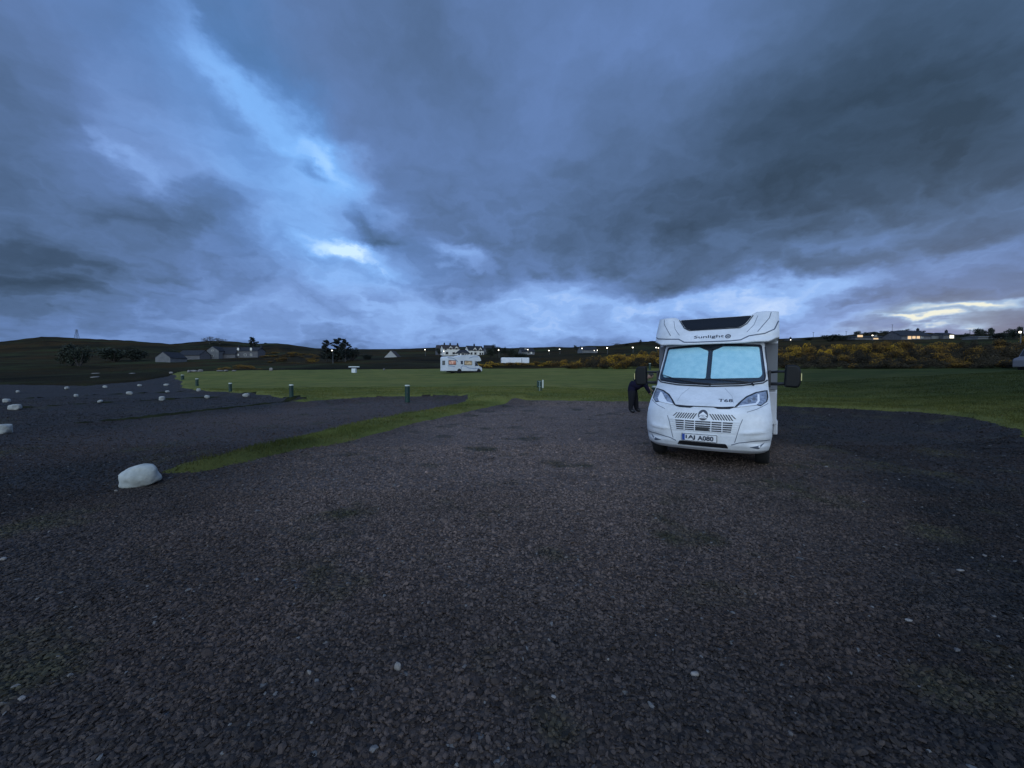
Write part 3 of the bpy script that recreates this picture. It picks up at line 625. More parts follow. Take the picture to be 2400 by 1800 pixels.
def patch(name, poly, off, m, parent, Sf=S, thick=.012, maxl=.06, smooth=True, label=None, dz=0):
    bm = bmesh.new(); vs = [bm.verts.new((x, z, 0)) for x, z in poly]; bm.faces.new(vs); bmesh.ops.triangulate(bm, faces=bm.faces)
    for _ in range(6):
        lg = [e for e in bm.edges if e.calc_length() > maxl]
        if not lg: break
        bmesh.ops.subdivide_edges(bm, edges=lg, cuts=1); bmesh.ops.triangulate(bm, faces=[f for f in bm.faces if len(f.verts) > 3])
    bmesh.ops.recalc_face_normals(bm, faces=bm.faces)
    ret = bmesh.ops.extrude_face_region(bm, geom=bm.faces[:]); nv = set(v for v in ret['geom'] if isinstance(v, bmesh.types.BMVert))
    for v in bm.verts:
        x, z = v.co.x, v.co.y; y = Sf(x, z)
        v.co = Vector((x, y - off + (thick if v in nv else 0), z))
    bmesh.ops.recalc_face_normals(bm, faces=bm.faces)
    me = bpy.data.meshes.new(name); bm.to_mesh(me); bm.free(); me.materials.append(M[m]); me.update()
    o = link(name, me, parent)
    if label: o['label'] = label
    return o
def line(pts, w):
    """polyline -> closed ribbon polygon"""
    n = len(pts); Lp, Rp = [], []
    for i, p in enumerate(pts):
        a = Vector(pts[max(i - 1, 0)]); b = Vector(pts[min(i + 1, n - 1)]); d = (b - a).normalized()
        Lp.append((p[0] - d.y * w / 2, p[1] + d.x * w / 2)); Rp.append((p[0] + d.y * w / 2, p[1] - d.x * w / 2))
    return Lp + Rp[::-1]
def rnd_poly(pts, r=.05, n=5):
    out = []; k = len(pts)
    for i in range(k):
        p = Vector(pts[i]); a = Vector(pts[i - 1]); b = Vector(pts[(i + 1) % k]); ra = min(r, (a - p).length * .45, (b - p).length * .45)
        q0_ = p + (a - p).normalized() * ra; q1 = p + (b - p).normalized() * ra
        for t in range(n + 1):
            s = t / n; out.append(tuple((1 - s) ** 2 * q0_ + 2 * s * (1 - s) * p + s * s * q1))
    return out
mir = lambda pts: [(-x, z) for x, z in pts][::-1]
ws = rnd_poly([(-.925, 1.53), (-.55, 1.475), (0, 1.455), (.55, 1.475), (.925, 1.53), (.945, 1.62), (.875, 2.25), (0, 2.29), (-.875, 2.25), (-.945, 1.62)], .05)
o_s = patch('windscreen_surround', ws, .004, 'interior_dark', van)
for sgn in (-1, 1):
    bl = rnd_poly([(.042, 1.58), (.84, 1.60), (.885, 1.66), (.83, 2.20), (.22, 2.225), (.12, 2.17), (.042, 2.14)], .03)
    patch('blind', bl if sgn > 0 else mir(bl), .024, 'blind_blue', van, maxl=.035, label='pale blue pleated blind, the ' + ('right' if sgn > 0 else 'left') + ' half seen from the front')
# thin clear glass
gm_ = bpy.data.materials.new('clear_glass'); gm_.use_nodes = True; t_ = gm_.node_tree; t_.nodes.clear()
tr = t_.nodes.new('ShaderNodeBsdfTransparent'); tr.inputs[0].default_value = (.93, .97, .97, 1); gs2 = t_.nodes.new('ShaderNodeBsdfGlossy'); gs2.inputs['Roughness'].default_value = .03
fl_ = t_.nodes.new('ShaderNodeLayerWeight'); fp_ = t_.nodes.new('ShaderNodeMath'); fp_.operation = 'POWER'; fp_.inputs[1].default_value = 4.; t_.links.new(fl_.outputs['Facing'], fp_.inputs[0]); fr = t_.nodes.new('ShaderNodeMath'); fr.operation = 'MULTIPLY_ADD'; t_.links.new(fp_.outputs[0], fr.inputs[0]); fr.inputs[1].default_value = .8; fr.inputs[2].default_value = .03; mx_ = t_.nodes.new('ShaderNodeMixShader'); ou = t_.nodes.new('ShaderNodeOutputMaterial')
t_.links.new(fr.outputs[0], mx_.inputs[0]); t_.links.new(tr.outputs[0], mx_.inputs[1]); t_.links.new(gs2.outputs[0], mx_.inputs[2]); t_.links.new(mx_.outputs[0], ou.inputs[0]); M['clear_glass'] = gm_
wi = rnd_poly([(-.91, 1.56), (-.55, 1.505), (0, 1.485), (.55, 1.505), (.90, 1.56), (.92, 1.63), (.855, 2.22), (0, 2.26), (-.855, 2.22), (-.92, 1.63)], .05)
patch('windscreen', wi, .045, 'clear_glass', van, thick=.004, maxl=.035)
for f in van.children[-1].data.polygons: f.use_smooth = True
# wipers
for pts in ([(-.90, 1.66), (-.60, 1.57), (-.20, 1.50), (.02, 1.485)], [(-.22, 1.575), (.25, 1.56), (.60, 1.53), (.72, 1.505)]):
    w_ = MB(); w_.tube([(x, S(x, z) - .066, z) for x, z in pts], [.006, .010, .013, .015], 6); w_.tube([(pts[-1][0], S(*pts[-1]) - .066, pts[-1][1]), (pts[-1][0] + .03, S(pts[-1][0], 1.46) - .01, 1.46)], .016, 6)
    w_.build('wiper', 'black_plastic', van)
patch('windscreen_trim', line([(-.97, 1.56), (-.9, 1.505), (-.55, 1.455), (0, 1.435), (.55, 1.455), (.9, 1.505), (.97, 1.56)], .022), .014, 'black_plastic', van)
patch('mirror_base', rnd_poly([(-.11, 2.26), (.11, 2.26), (.04, 2.17), (-.04, 2.17)], .02), .022, 'interior_dark', van)
# headlights
for sgn in (-1, 1):
    F_ = (lambda p: p) if sgn > 0 else mir
    patch('bonnet_crease', F_(line([(.30, 1.40), (.42, 1.28), (.46, 1.16)], .010)), .002, 'seam_light', van)
    hl = patch('headlight', F_([(.46, 1.085), (.62, 1.115), (.80, 1.135), (.86, 1.12), (.955, 1.19), (.975, 1.26), (.965, 1.375), (.92, 1.375), (.78, 1.345), (.64, 1.275), (.54, 1.18)]), .006, 'black_plastic', van)
    patch('lens', F_([(.52, 1.108), (.64, 1.13), (.80, 1.15), (.86, 1.135), (.935, 1.19), (.955, 1.26), (.945, 1.36), (.80, 1.33), (.66, 1.26), (.58, 1.19)]), .012, 'lamp_lens', hl)
    patch('daylight_strip', F_([(.50, 1.098), (.66, 1.120), (.80, 1.142), (.845, 1.20), (.84, 1.31), (.81, 1.31), (.81, 1.21), (.785, 1.168), (.64, 1.145), (.54, 1.125)]), .018, 'lamp_white', hl)
    for cx, cz in ((.69, 1.20), (.76, 1.235)):
        patch('reflector', [(sgn * (cx + .028 * math.cos(k * .785)), cz + .028 * math.sin(k * .785)) for k in range(8)][::1], .017, 'rim', hl)
    patch('body_seam', F_(line([(.97, 1.16), (.80, 1.07), (.66, 1.02)], .008)), .003, 'seam_grey', van)
    patch('bumper_seam', F_(line([(1.0, .55), (.82, .545), (.55, .50), (.44, .455)], .014)), .003, 'seam_grey', van)
    patch('bumper_seam', F_(line([(.60, .90), (.565, .80), (.53, .66), (.49, .50)], .010)), .003, 'seam_grey', van)
    patch('fog_recess', F_(rnd_poly([(.70, .43), (.86, .47), (.93, .52), (.84, .40)], .02)), .002, 'seam_grey', van)
    patch('side_lip', F_(line([(.98, .70), (.80, .665), (.64, .655)], .012)), .004, 'lamp_white', van)
patch('bonnet_gap', [(-.50, 1.105), (-.48, 1.08), (-.40, 1.062), (-.22, 1.058), (-.16, 1.08), (.16, 1.08), (.22, 1.058), (.40, 1.062), (.46, 1.085), (.47, 1.108), (.30, 1.095), (-.3, 1.095)], .004, 'black_plastic', van)
# grille: dark mesh, white bars, posts
gr = patch('grille', [(-.46, .845), (.46, .845), (.43, .66), (-.43, .66)], .003, 'interior_dark', van)
for z in (.845, .808, .77, .732, .694, .66): patch('bar', [(-.56 + (.845 - z) * .25, z - .006), (.56 - (.845 - z) * .25, z - .006), (.56 - (.845 - z) * .25, z + .006), (-.56 + (.845 - z) * .25, z + .006)], .014, 'white_gelcoat', gr)
for x in (-.30, -.13, .13, .30): patch('bar', [(x - .007, .66), (x + .007, .66), (x + .007, .845), (x - .007, .845)], .017, 'white_gelcoat', gr)
patch('sensor_panel', [(-.115, .675), (.10, .675), (.10, .735), (-.115, .735)], .02, 'black_plastic', gr)
# slanted vents either side of the badge
for sgn in (-1, 1):
    for k in range(9):
        x = .095 + k * .041; h = .062
        pl = [(x, .968), (x + .020, .968), (x + .085, .968 - h * 1.6), (x + .063, .968 - h * 1.6)]
        if k == 8: pl = [(a, b_ if b_ > .9 else .90) for a, b_ in pl]
        patch('vent_slot', pl if sgn > 0 else mir(pl), .003, 'black_plastic', van)
lg_ = patch('badge', [(.078 * math.cos(k * math.pi / 12), .945 + .092 * math.sin(k * math.pi / 12)) for k in range(24)], .012, 'decal_ink', van)
for dz_ in (0, -.042):
    patch('chevron', [(-.062, .930 + dz_), (0, .982 + dz_), (.062, .930 + dz_), (.062, .948 + dz_), (0, 1.002 + dz_), (-.062, .948 + dz_)], .020, 'lamp_white', lg_)
# number plate
pb = patch('number_plate', [(-.33, .485), (.22, .485), (.22, .60), (-.33, .60)], .034, 'plate_white', van, thick=.03)
patch('plate_border', [(-.338, .477), (.228, .477), (.228, .608), (-.338, .608)], .030, 'black_plastic', pb)
patch('euro_band', [(-.327, .489), (-.285, .489), (-.285, .596), (-.327, .596)], .038, 'plate_blue', pb)
def text(body, x0, z0, w, h, off, m, parent, Sf=S, name='lettering', bold=.018):
    cu = bpy.data.curves.new(name, 'FONT'); cu.body = body; cu.resolution_u = 3; cu.offset = bold
    to = bpy.data.objects.new(name, cu); COL.objects.link(to); dg = bpy.context.evaluated_depsgraph_get(); me = bpy.data.meshes.new_from_object(to.evaluated_get(dg)); bpy.data.objects.remove(to)
    co = np.zeros(len(me.vertices) * 3); me.vertices.foreach_get('co', co); co = co.reshape(-1, 3); mn = co.min(0); mxx = co.max(0)
    for v, c in zip(me.vertices, co):
        x = x0 + (c[0] - mn[0]) / (mxx[0] - mn[0]) * w; z = z0 + (c[1] - mn[1]) / (mxx[1] - mn[1]) * h; v.co = (x, Sf(x, z) - off, z)
    me.materials.clear(); me.materials.append(M[m]); me.update(); return link(name, me, parent)
text('1AJ', -.270, .500, .155, .084, .041, 'decal_ink', pb, bold=.03); text('A080', -.075, .500, .25, .084, .041, 'decal_ink', pb, bold=.03)
patch('lower_intake', rnd_poly([(-.38, .465), (.36, .465), (.40, .385), (-.42, .385)], .02), .004, 'black_plastic', van)
text('T68', .22, 1.175, .225, .05, .004, 'decal_ink', van)
# ---- overcab nose
def W_n(z): return float(np.interp(z, [2.26, 2.5, 2.95], [1.13, 1.155, 1.165]))
def SN(x, z):
    u = min(abs(x) / 1.165, 1); v = (z - 2.28) / .62
    y = 1.22 + .60 * max(v, 0) ** 1.15 + (.30 - .1 * v) * u ** 3 + .12 * u ** 14
    y -= .05 * float(sm((abs(x) - .66 - .12 * v) / .16)) * float(sm((v - .18) / .2))      # shoulder ridge
    y += .03 * float(sm((.62 - abs(x)) / .2)) * float(sm((v - .55) / .3))                 # shallow dish under the roof light
    return float(y)
def z_bot(x): return 2.285 + .02 * sm((abs(x) - .5) / .3) + .09 * sm((abs(x) - .95) / .22)
def z_top(x): return 2.875 + .075 * sm((abs(x) - .66) / .14)
xs_ = np.sin(np.linspace(-1, 1, 57) * math.pi / 2) * 1.165
rows = []
for i in range(25):
    s = i / 24; r = []
    zl = lambda x: float(z_bot(x) + (z_top(x) - z_bot(x)) * s)
    r.append((-1.165, 2.25, zl(1.165)));
    r += [(x, SN(x, zl(x)), zl(x)) for x in xs_]
    r.append((1.165, 2.25, zl(1.165))); rows.append(r)
rows.append([(x, 2.25, float(z_top(x)) + .0) for x in [-1.165] + list(xs_) + [1.165]])           # lid
low = [(x, max(y + .02, min(2.25, y + .02)), z - .012) for x, y, z in rows[0]]
und = [(x, 2.25, 2.32 if abs(x) < 1.1 else 2.36) for x in [-1.165] + list(xs_) + [1.165]]
rows = [und] + [low] + rows
nc = len(rows[0]); mb = MB(); mb.add([p for r in rows for p in r], [(i * nc + k, i * nc + k + 1, (i + 1) * nc + k + 1, (i + 1) * nc + k) for i in range(len(rows) - 1) for k in range(nc - 1)])
nose = mb.build('overcab_nose', 'white_gelcoat', van, smooth=True)
patch('roof_light', rnd_poly([(-.66, 2.865), (.70, 2.865), (.60, 2.70), (.50, 2.615), (-.42, 2.605), (-.52, 2.66)], .04), .012, 'skylight', nose, Sf=SN, thick=.03)
patch('light_frame', line([(-.68, 2.872), (-.54, 2.66), (-.43, 2.595), (.50, 2.60), (.62, 2.69), (.72, 2.872)], .016), .014, 'black_plastic', nose, Sf=SN)
patch('groove', line([(-1.15, 2.50), (-1.08, 2.455), (-.9, 2.43), (-.62, 2.41), (-.50, 2.335), (-.3, 2.325), (.35, 2.325), (.52, 2.34), (.66, 2.42), (.92, 2.46), (1.08, 2.55), (1.155, 2.74)], .022), .004, 'seam_grey', nose, Sf=SN)
for sgn in (-1, 1):
    F_ = (lambda p: p) if sgn > 0 else mir
    patch('groove', F_(line([(.80, 2.50), (.88, 2.62), (1.0, 2.80), (1.03, 2.93)], .012)), .004, 'seam_grey', nose, Sf=SN)
    patch('groove', F_(line([(.62, 2.50), (.74, 2.66), (.80, 2.86)], .008)), .003, 'seam_grey', nose, Sf=SN)
text('Sunlight', -.32, 2.388, .55, .080, .006, 'decal_ink', nose, Sf=SN, bold=.010)
ring = [(.30 + .050 * math.cos(k * .2618), 2.425 + .043 * math.sin(k * .2618)) for k in range(24)]; inn = [(.30 + .034 * math.cos(k * .2618), 2.425 + .029 * math.sin(k * .2618)) for k in range(24)]
mbr = MB()
for k in range(24):
    j = (k + 1) % 24; mbr.add([(ring[k][0], SN(*ring[k]) - .008, ring[k][1]), (ring[j][0], SN(*ring[j]) - .008, ring[j][1]), (inn[j][0], SN(*inn[j]) - .008, inn[j][1]), (inn[k][0], SN(*inn[k]) - .008, inn[k][1])], [(0, 1, 2, 3)])
for a_ in (.5, 1.57, 2.64): mbr.add([(.30 + math.cos(a_) * .036 - .007, SN(.3, 2.42) - .009, 2.42 + math.sin(a_) * .03), (.30 + math.cos(a_) * .036 + .007, SN(.3, 2.42) - .009, 2.42 + math.sin(a_) * .03), (.307, SN(.3, 2.42) - .009, 2.405), (.293, SN(.3, 2.42) - .009, 2.405)], [(0, 1, 2, 3)])
mbr.build('emblem', 'decal_ink', nose)
# ---- living body
mb = MB(); pr = [(-1.165, .62), (-1.165, 2.80), (-1.11, 2.88), (-1.0, 2.90), (1.0, 2.90), (1.11, 2.88), (1.165, 2.80), (1.165, .62)]
mb.prism(pr, lambda a, b, d: (a, d, b), 2.25, 6.95); body = mb.build('living_body', 'white_body', van, bevel=.02)
for sx in (-1, 1):
    # wedge panel between cab and body, then skirt, trim and windows
    mb = MB(); mb.prism([(sx * .95, .62), (sx * 1.155, .62), (sx * 1.155, 1.30), (sx * .95, 1.30)], lambda a, b, d: (a, d, b), 2.08, 2.245); mb.build('front_skirt', 'beige_skirt', van, bevel=.02)
    mb = MB(); mb.prism([(sx * .93, 1.34), (sx * 1.160, 1.34), (sx * 1.160, 2.30), (sx * .93, 2.30)], lambda a, b, d: (a, d, b), 2.10, 2.245); mb.build('corner_panel', 'grey_panel', van, bevel=.01)
    mb = MB(); mb.box(min(sx * 1.10, sx * 1.185), max(sx * 1.10, sx * 1.185), 2.2, 4.45, .40, .70); mb.build('side_skirt', 'beige_skirt', van, bevel=.02)
    mb = MB(); mb.box(min(sx * 1.10, sx * 1.185), max(sx * 1.10, sx * 1.185), 5.2, 6.95, .40, .70); mb.build('side_skirt', 'beige_skirt', van, bevel=.02)
    # cab door glass
    mb = MB(); mb.prism([(1.20, 1.50), (1.98, 1.50), (1.98, 2.18), (1.58, 2.18)], lambda a, b, d: (sx * (np.interp(b, zz, wz) + d), a, b), .004, -.02); mb.build('cab_window', 'dark_glass', van)
    mb = MB(); mb.tube([(sx * (np.interp(z, zz, wz) + .006), y, z) for y, z in ((1.12, 1.49), (1.53, 2.20))], .012, 6); mb.tube([(sx * (np.interp(z, zz, wz) + .006), y, z) for y, z in ((2.03, 2.22), (2.03, .45), (1.45, .45))], .006, 4); mb.build('door_seam', 'black_plastic', van)
    for y0, y1, z0, z1 in ((2.55, 3.25, 1.5, 2.1), (5.3, 6.4, 1.5, 2.1)):
        mb = MB(); mb.prism(rnd_poly([(y0, z0), (y1, z0), (y1, z1), (y0, z1)], .08), lambda a, b, d: (sx * d, a, b), 1.15, 1.178); mb.build('side_window', 'dark_glass', van)
    # mirror: two arms and a tall head
    mr_ = MB(); mr_.tube([(sx * .99, 1.30, 1.70), (sx * 1.15, 1.22, 1.715), (sx * 1.33, 1.20, 1.715)], .026, 6); mr_.tube([(sx * .99, 1.28, 1.48), (sx * 1.15, 1.22, 1.485), (sx * 1.33, 1.20, 1.495)], .034, 6)
    mr_.box(min(sx * .985, sx * 1.02), max(sx * .985, sx * 1.02), 1.14, 1.40, 1.42, 1.74)
    arm = mr_.build('mirror_arm', 'black_plastic', van)
    hd = MB(); prf = rnd_poly([(1.22, 1.43), (1.44, 1.415), (1.475, 1.52), (1.47, 1.74), (1.42, 1.83), (1.24, 1.84)], .05, 4)
    if sx < 0: prf = mir(prf)
    hd.prism(prf, lambda a, b, d: (a, d, b), 1.10, 1.28); ho = hd.build('mirror_head', 'mirror_black', arm, bevel=.035, seg=3)
    cp = MB(); cp.box(min(sx * 1.468, sx * 1.482), max(sx * 1.468, sx * 1.482), 1.10, 1.16, 1.55, 1.68); cp.build('indicator', 'indicator', arm)
    # wheels
    for y in (1.02, 4.82):
        w_ = MB(); xc = sx * .90; hw = .112
        ring_ = [(hw, .20), (hw, .27), (hw * .95, .315), (hw * .6, .337), (0, .34), (-hw * .6, .337), (-hw * .95, .315), (-hw, .27), (-hw, .20)]
        vs2 = []; n_ = 28
        for a_ in range(n_):
            t2 = a_ * 2 * math.pi / n_
            vs2 += [(xc + p_[0], y + p_[1] * math.cos(t2), .34 + p_[1] * math.sin(t2)) for p_ in ring_]
        w_.add(vs2, [(a_ * 9 + k, a_ * 9 + k + 1, ((a_ + 1) % n_) * 9 + k + 1, ((a_ + 1) % n_) * 9 + k) for a_ in range(n_) for k in range(8)])
        wh = empty('wheel', (0, 0, 0)); wh.parent = van
        w_.build('tyre', 'tyre', wh, smooth=True)
        rm = MB(); rm.tube([(xc - sx * .02, y, .34), (xc + sx * .06, y, .34), (xc + sx * .10, y, .34)], [.205, .205, .12], 20); rm.build('rim', 'rim', wh)
mb = MB(); mb.box(-.99, .99, .55, 6.9, .28, .60); mb.build('floor_pan', 'under', van)
mb = MB(); mb.prism(rnd_poly([(3.55, .70), (4.15, .70), (4.15, 2.55), (3.55, 2.55)], .06), lambda a, b, d: (d, a, b), 1.15, 1.176); mb.build('entrance_door', 'white_gelcoat', van, bevel=.004)

# ------------------------------------------------------------------ second motorhome across the field
def luton(px, py, Y, yaw):
    p = at(px, py, Y); t = empty('motorhome', (p.x, p.y, gz(p.x, p.y)), yaw, 'small white overcab motorhome parked far across the grass field, curtained windows lit', 'motorhome')
    prof = [(0, .42), (0, 2.45), (.06, 2.72), (.25, 2.82), (2.3, 2.86), (2.75, 3.03), (3.4, 3.10), (6.1, 3.12), (6.45, 2.98), (6.75, 2.55), (6.85, 2.22), (6.6, 2.12), (5.5, 2.08), (5.5, .42)]
    b = MB(); b.prism(prof, lambda a, z, d: (a, d, z), -1.13, 1.13); b.build('living_body', 'white_body', t, bevel=.06)
    cabp = [(5.45, .42), (5.45, 2.10), (5.75, 2.08), (6.50, 1.28), (6.95, 1.12), (7.12, .95), (7.15, .42)]
    b = MB(); b.prism(cabp, lambda a, z, d: (a, d, z), -.98, .98); b.build('cab', 'white_body', t, bevel=.05)
    b = MB(); b.prism([(5.62, 1.32), (6.35, 1.32), (5.80, 1.95), (5.62, 1.98)], lambda a, z, d: (a, d, z), -1.0, -.97); b.prism([(5.85, 2.0), (6.52, 1.30), (6.55, 1.33), (5.88, 2.03)], lambda a, z, d: (a, d, z), -.9, .9); b.build('windscreen', 'dark_glass', t)
    for x0, x1, z0, z1, m in ((.30, 1.65, 1.48, 2.14, 'curtain_lit'), (3.35, 4.85, 1.48, 2.12, 'window_cream')):
        b = MB(); b.box(x0 - .05, x1 + .05, -1.165, -1.12, z0 - .05, z1 + .05); f = b.build('window', 'black_plastic', t, bevel=.02)
        b = MB(); b.box(x0 + .04, x1 - .04, -1.172, -1.16, z0 + .04, z1 - .04); b.build('pane', m, f)
    b = MB(); b.box(2.62, 3.02, -1.165, -1.12, 1.58, 2.12); b.build('window', 'decal_ink', t)
    b = MB(); b.box(-.045, .0, -.45, .40, 1.42, 2.12); f = b.build('window', 'black_plastic', t, bevel=.02); b = MB(); b.box(-.052, -.04, -.38, .33, 1.5, 2.04); b.build('pane', 'window_dim', f)
    for pts_, w_ in (([(.05, 2.60), (.9, 2.55), (1.6, 2.35), (2.1, 1.9)], .09), ([(.1, 1.25), (.8, 1.24), (1.5, 1.12)], .10), ([(2.75, .75), (2.65, 1.05), (3.0, 1.30), (3.6, 1.22), (4.2, .95), (5.2, .84), (5.45, .84)], .09), ([(4.3, 2.62), (5.1, 2.86), (6.2, 2.90)], .08)):
        b = MB(); b.prism(line(pts_, w_), lambda a, z, d: (a, d, z), -1.137, -1.12); b.build('side_stripe', 'stripe_blue', t)
    b = MB(); b.prism(line([(5.6, .88), (6.2, .86), (6.8, 1.0)], .08), lambda a, z, d: (a, d, z), -.99, -.97); b.build('cab_stripe', 'stripe_blue', t)
    b = MB(); b.box(1.0, 6.6, -.9, .9, .2, .5); b.build('floor_pan', 'under', t)
    b = MB(); b.box(-.06, .05, -1.0, 1.0, .40, .62); b.build('rear_bumper', 'beige_skirt', t, bevel=.02)
    for x in (2.35, 6.35):
        for s in (-1, 1):
            w = empty('wheel', (0, 0, 0)); w.parent = t
            b = MB(); b.tube([(x, s * .86, .34), (x, s * 1.02, .34)], .34, 18); b.build('tyre', 'tyre', w)
            b = MB(); b.tube([(x, s * 1.00, .34), (x, s * 1.035, .34)], .17, 12); b.build('rim', 'grey_panel', w)
            b = MB(); b.tube([(x, s * 1.10, .40), (x, s * 1.140, .40)], .42, 18); b.build('wheel_arch', 'under', t) if x < 3 else b.build('wheel_arch', 'under', t)
    return t
mat('window_cream', (.5, .42, .28), .6, emit=(1., .78, .5), estr=.13, var=(.05, .04, .03), vscale=2.2, objc=True)
mat('window_dim', (.10, .10, .09), .3, var=(.2, .19, .15), vscale=3, objc=True)
mat('stripe_blue', (.16, .24, .42), .5)
luton(1040, 877, 64, R(40))

# vehicle cut by the right edge
p = at(2450, 866, 34); t = empty('campervan', (p.x, p.y, gz(p.x, p.y)), R(12), 'pale grey campervan cut off by the right edge of the photo, nose towards the field', 'campervan')
b = MB(); b.prism([(0, .35), (-.02, 1.0), (.15, 1.18), (.75, 1.32), (1.45, 2.15), (1.9, 2.55), (5.6, 2.62), (5.7, .35)], lambda a, z, d: (a, d, z), 0, 2.0); b.build('body', 'van_grey', t, bevel=.08) if 'van_grey' in M else (mat('van_grey', (.13, .13, .15), .5), b.build('body', 'van_grey', t, bevel=.08))
b = MB(); b.prism([(.82, 1.40), (1.42, 2.1), (1.38, 2.14), (.76, 1.42)], lambda a, z, d: (a, d, z), .12, 1.88); b.prism([(1.0, 1.40), (1.9, 1.40), (1.9, 2.1), (1.55, 2.1)], lambda a, z, d: (a, d, z), -.012, .02); b.build('windscreen', 'dark_glass', t)
for x in (.9, 4.6):
    for yy in (.1, 1.8):
        b = MB(); b.tube([(x, yy - .12, .34), (x, yy + .12, .34)], .34, 16); b.build('wheel', 'tyre', t)

# ------------------------------------------------------------------ bollards, hook-up box, sign
def bollard(px, pyt, pyb, w_px, label, Y=None, head='cap_cream'):
    Y = Y or yat(px, pyb); p = at(px, pyb, Y); z0 = gz(p.x, p.y); h = (pyb - pyt) * Y / F; r = w_px * Y / F / 2
    t = empty('bollard', (p.x, p.y, z0), 0, label, 'bollard', 'green power bollards along the pitches')
    b = MB(); b.tube([(0, 0, -.1), (0, 0, h - .05)], [r, r], 16); b.build('post', 'post_green', t, smooth=False, bevel=.004)
    b = MB(); b.tube([(0, 0, h - .05), (0, 0, h - .02), (0, 0, h + .02)], [r * 1.06, r * 1.08, r * .9], 16); b.build('cap', head, t)
    b = MB(); b.tube([(r * .3, -r * 1.02, h * .55), (r * .3, -r * 1.2, h * .55)], r * .35, 8); b.build('socket', 'black_plastic', t)
    return t
bollard(955, 903, 943, 11, 'tall dark green bollard with white top on the gravel edge, nearest of the bollards')
bollard(683, 904, 931, 9, 'dark green bollard standing on the grass, second nearest')
bollard(540, 899, 919, 6.5, 'dim green bollard third from the near one, between two white stones')
bollard(462, 891, 908, 6, 'small green bollard farther off behind a white stone', Y=43)
bollard(428, 882, 893, 6, 'farthest tiny bollard at the back corner of the gravel', Y=60)
bollard(1534, 893, 950, 12, 'dark green bollard half hidden beside the motorhome, next to the bent person', Y=17.2)
bollard(1523, 857, 872, 5, 'small post with a white top below the gorse bank, seen above the person', Y=66)
# hook-up box with a pale board
Y = yat(1265, 919); p = at(1265, 919, Y); k = Y / F
t = empty('utility_stand', (p.x, p.y, gz(p.x, p.y)), 0, 'dark green utility stand with a grey pipe and an upright cream board on the grass', 'utility stand')
b = MB(); b.box(-6.5 * k, 5.0 * k, -.06, .10, 9 * k, 24.5 * k); b.build('cabinet', 'post_green', t, bevel=.02)
b = MB(); b.box(-4.5 * k, -2.8 * k, 0, .08, -.1, 9 * k); b.box(2.8 * k, 5 * k, 0, .08, -.1, 9 * k); b.build('leg', 'post_green', t)
b = MB(); b.box(5.4 * k, 8.8 * k, -.09, .02, 7.2 * k, 26.2 * k); b.build('board', 'cap_cream', t, bevel=.02)
b = MB(); b.tube([(-.5 * k, -.085, -.05), (-.5 * k, -.085, 23 * k)], .85 * k, 8); b.tube([(-4 * k, -.09, 22.4 * k), (3 * k, -.09, 22.4 * k)], .6 * k, 6); b.tube([(-3.4 * k, -.09, 10.5 * k), (2.8 * k, -.09, 10.5 * k)], .7 * k, 6); b.build('pipe', 'pipe_grey', t) if 'pipe_grey' in M else (mat('pipe_grey', (.20, .27, .25), .5), b.build('pipe', 'pipe_grey', t))
# white sink / sign at the far side of the field
Y = 70.; p = at(830, 866, Y); k = Y / F
t = empty('service_point', (p.x, p.y, gz(p.x, p.y)), R(-4), 'small white service cabinet under a wide thin white board at the far grass edge', 'service point')
b = MB(); b.box(-4.6 * k, 4.6 * k, -.3, .3, 0, 10 * k); b.build('cabinet', 'box_white', t, bevel=.03)
b = MB(); b.box(-12.5 * k, 12.5 * k, -.15, .15, 13 * k, 15 * k); b.build('top_board', 'box_white', t)
b = MB(); b.tube([(-3 * k, 0, 10 * k), (-3 * k, 0, 13 * k)], .06, 6); b.tube([(3 * k, 0, 10 * k), (3 * k, 0, 13 * k)], .06, 6); b.build('bracket', 'pole_grey', t)

# ------------------------------------------------------------------ person bending beside the motorhome
def skin_mesh(name, pts, edges, rad, sub=2):
    me = bpy.data.meshes.new(name); me.from_pydata([Vector(p) for p in pts], edges, []); o = bpy.data.objects.new(name, me); COL.objects.link(o)
    md = o.modifiers.new('skin', 'SKIN'); md.use_smooth_shade = True
    for i, r in enumerate(rad):
        r = r if isinstance(r, tuple) else (r, r)
        me.skin_vertices[0].data[i].radius = r; me.skin_vertices[0].data[i].use_root = (i == 0)
    sd = o.modifiers.new('sub', 'SUBSURF'); sd.levels = sub; sd.render_levels = sub
    dg = bpy.context.evaluated_depsgraph_get(); m2 = bpy.data.meshes.new_from_object(o.evaluated_get(dg)); bpy.data.objects.remove(o); return m2
Yp = 16.6; pp = at(1485, 955, Yp); zp = gz(pp.x, pp.y)
PSC = 1.16
person = empty('person', (pp.x, pp.y, zp), 0, 'person in dark clothes bending forward beside the motorhome mirror, legs apart', 'person')
P_ = [(-.06, 0, .92), (.08, -.02, 1.06), (.24, -.03, 1.20), (.34, -.04, 1.27), (.46, -.05, 1.27),            # pelvis, waist, chest, neck base, neck
      (-.10, -.10, .88), (-.12, -.12, .50), (-.14, -.08, .09), (-.02, -.20, .04),                               # left leg
      (0.0, .12, .88), (.10, .14, .50), (.18, .20, .09), (.30, .12, .04),                                       # right leg
      (.28, -.24, 1.18), (.38, -.30, .92), (.50, -.26, .74), (.53, -.25, .69),                                  # near arm
      (.30, .18, 1.21), (.46, .22, 1.00), (.62, .14, .88), (.67, .12, .85),                                     # far arm
      (.52, -.05, 1.30)]
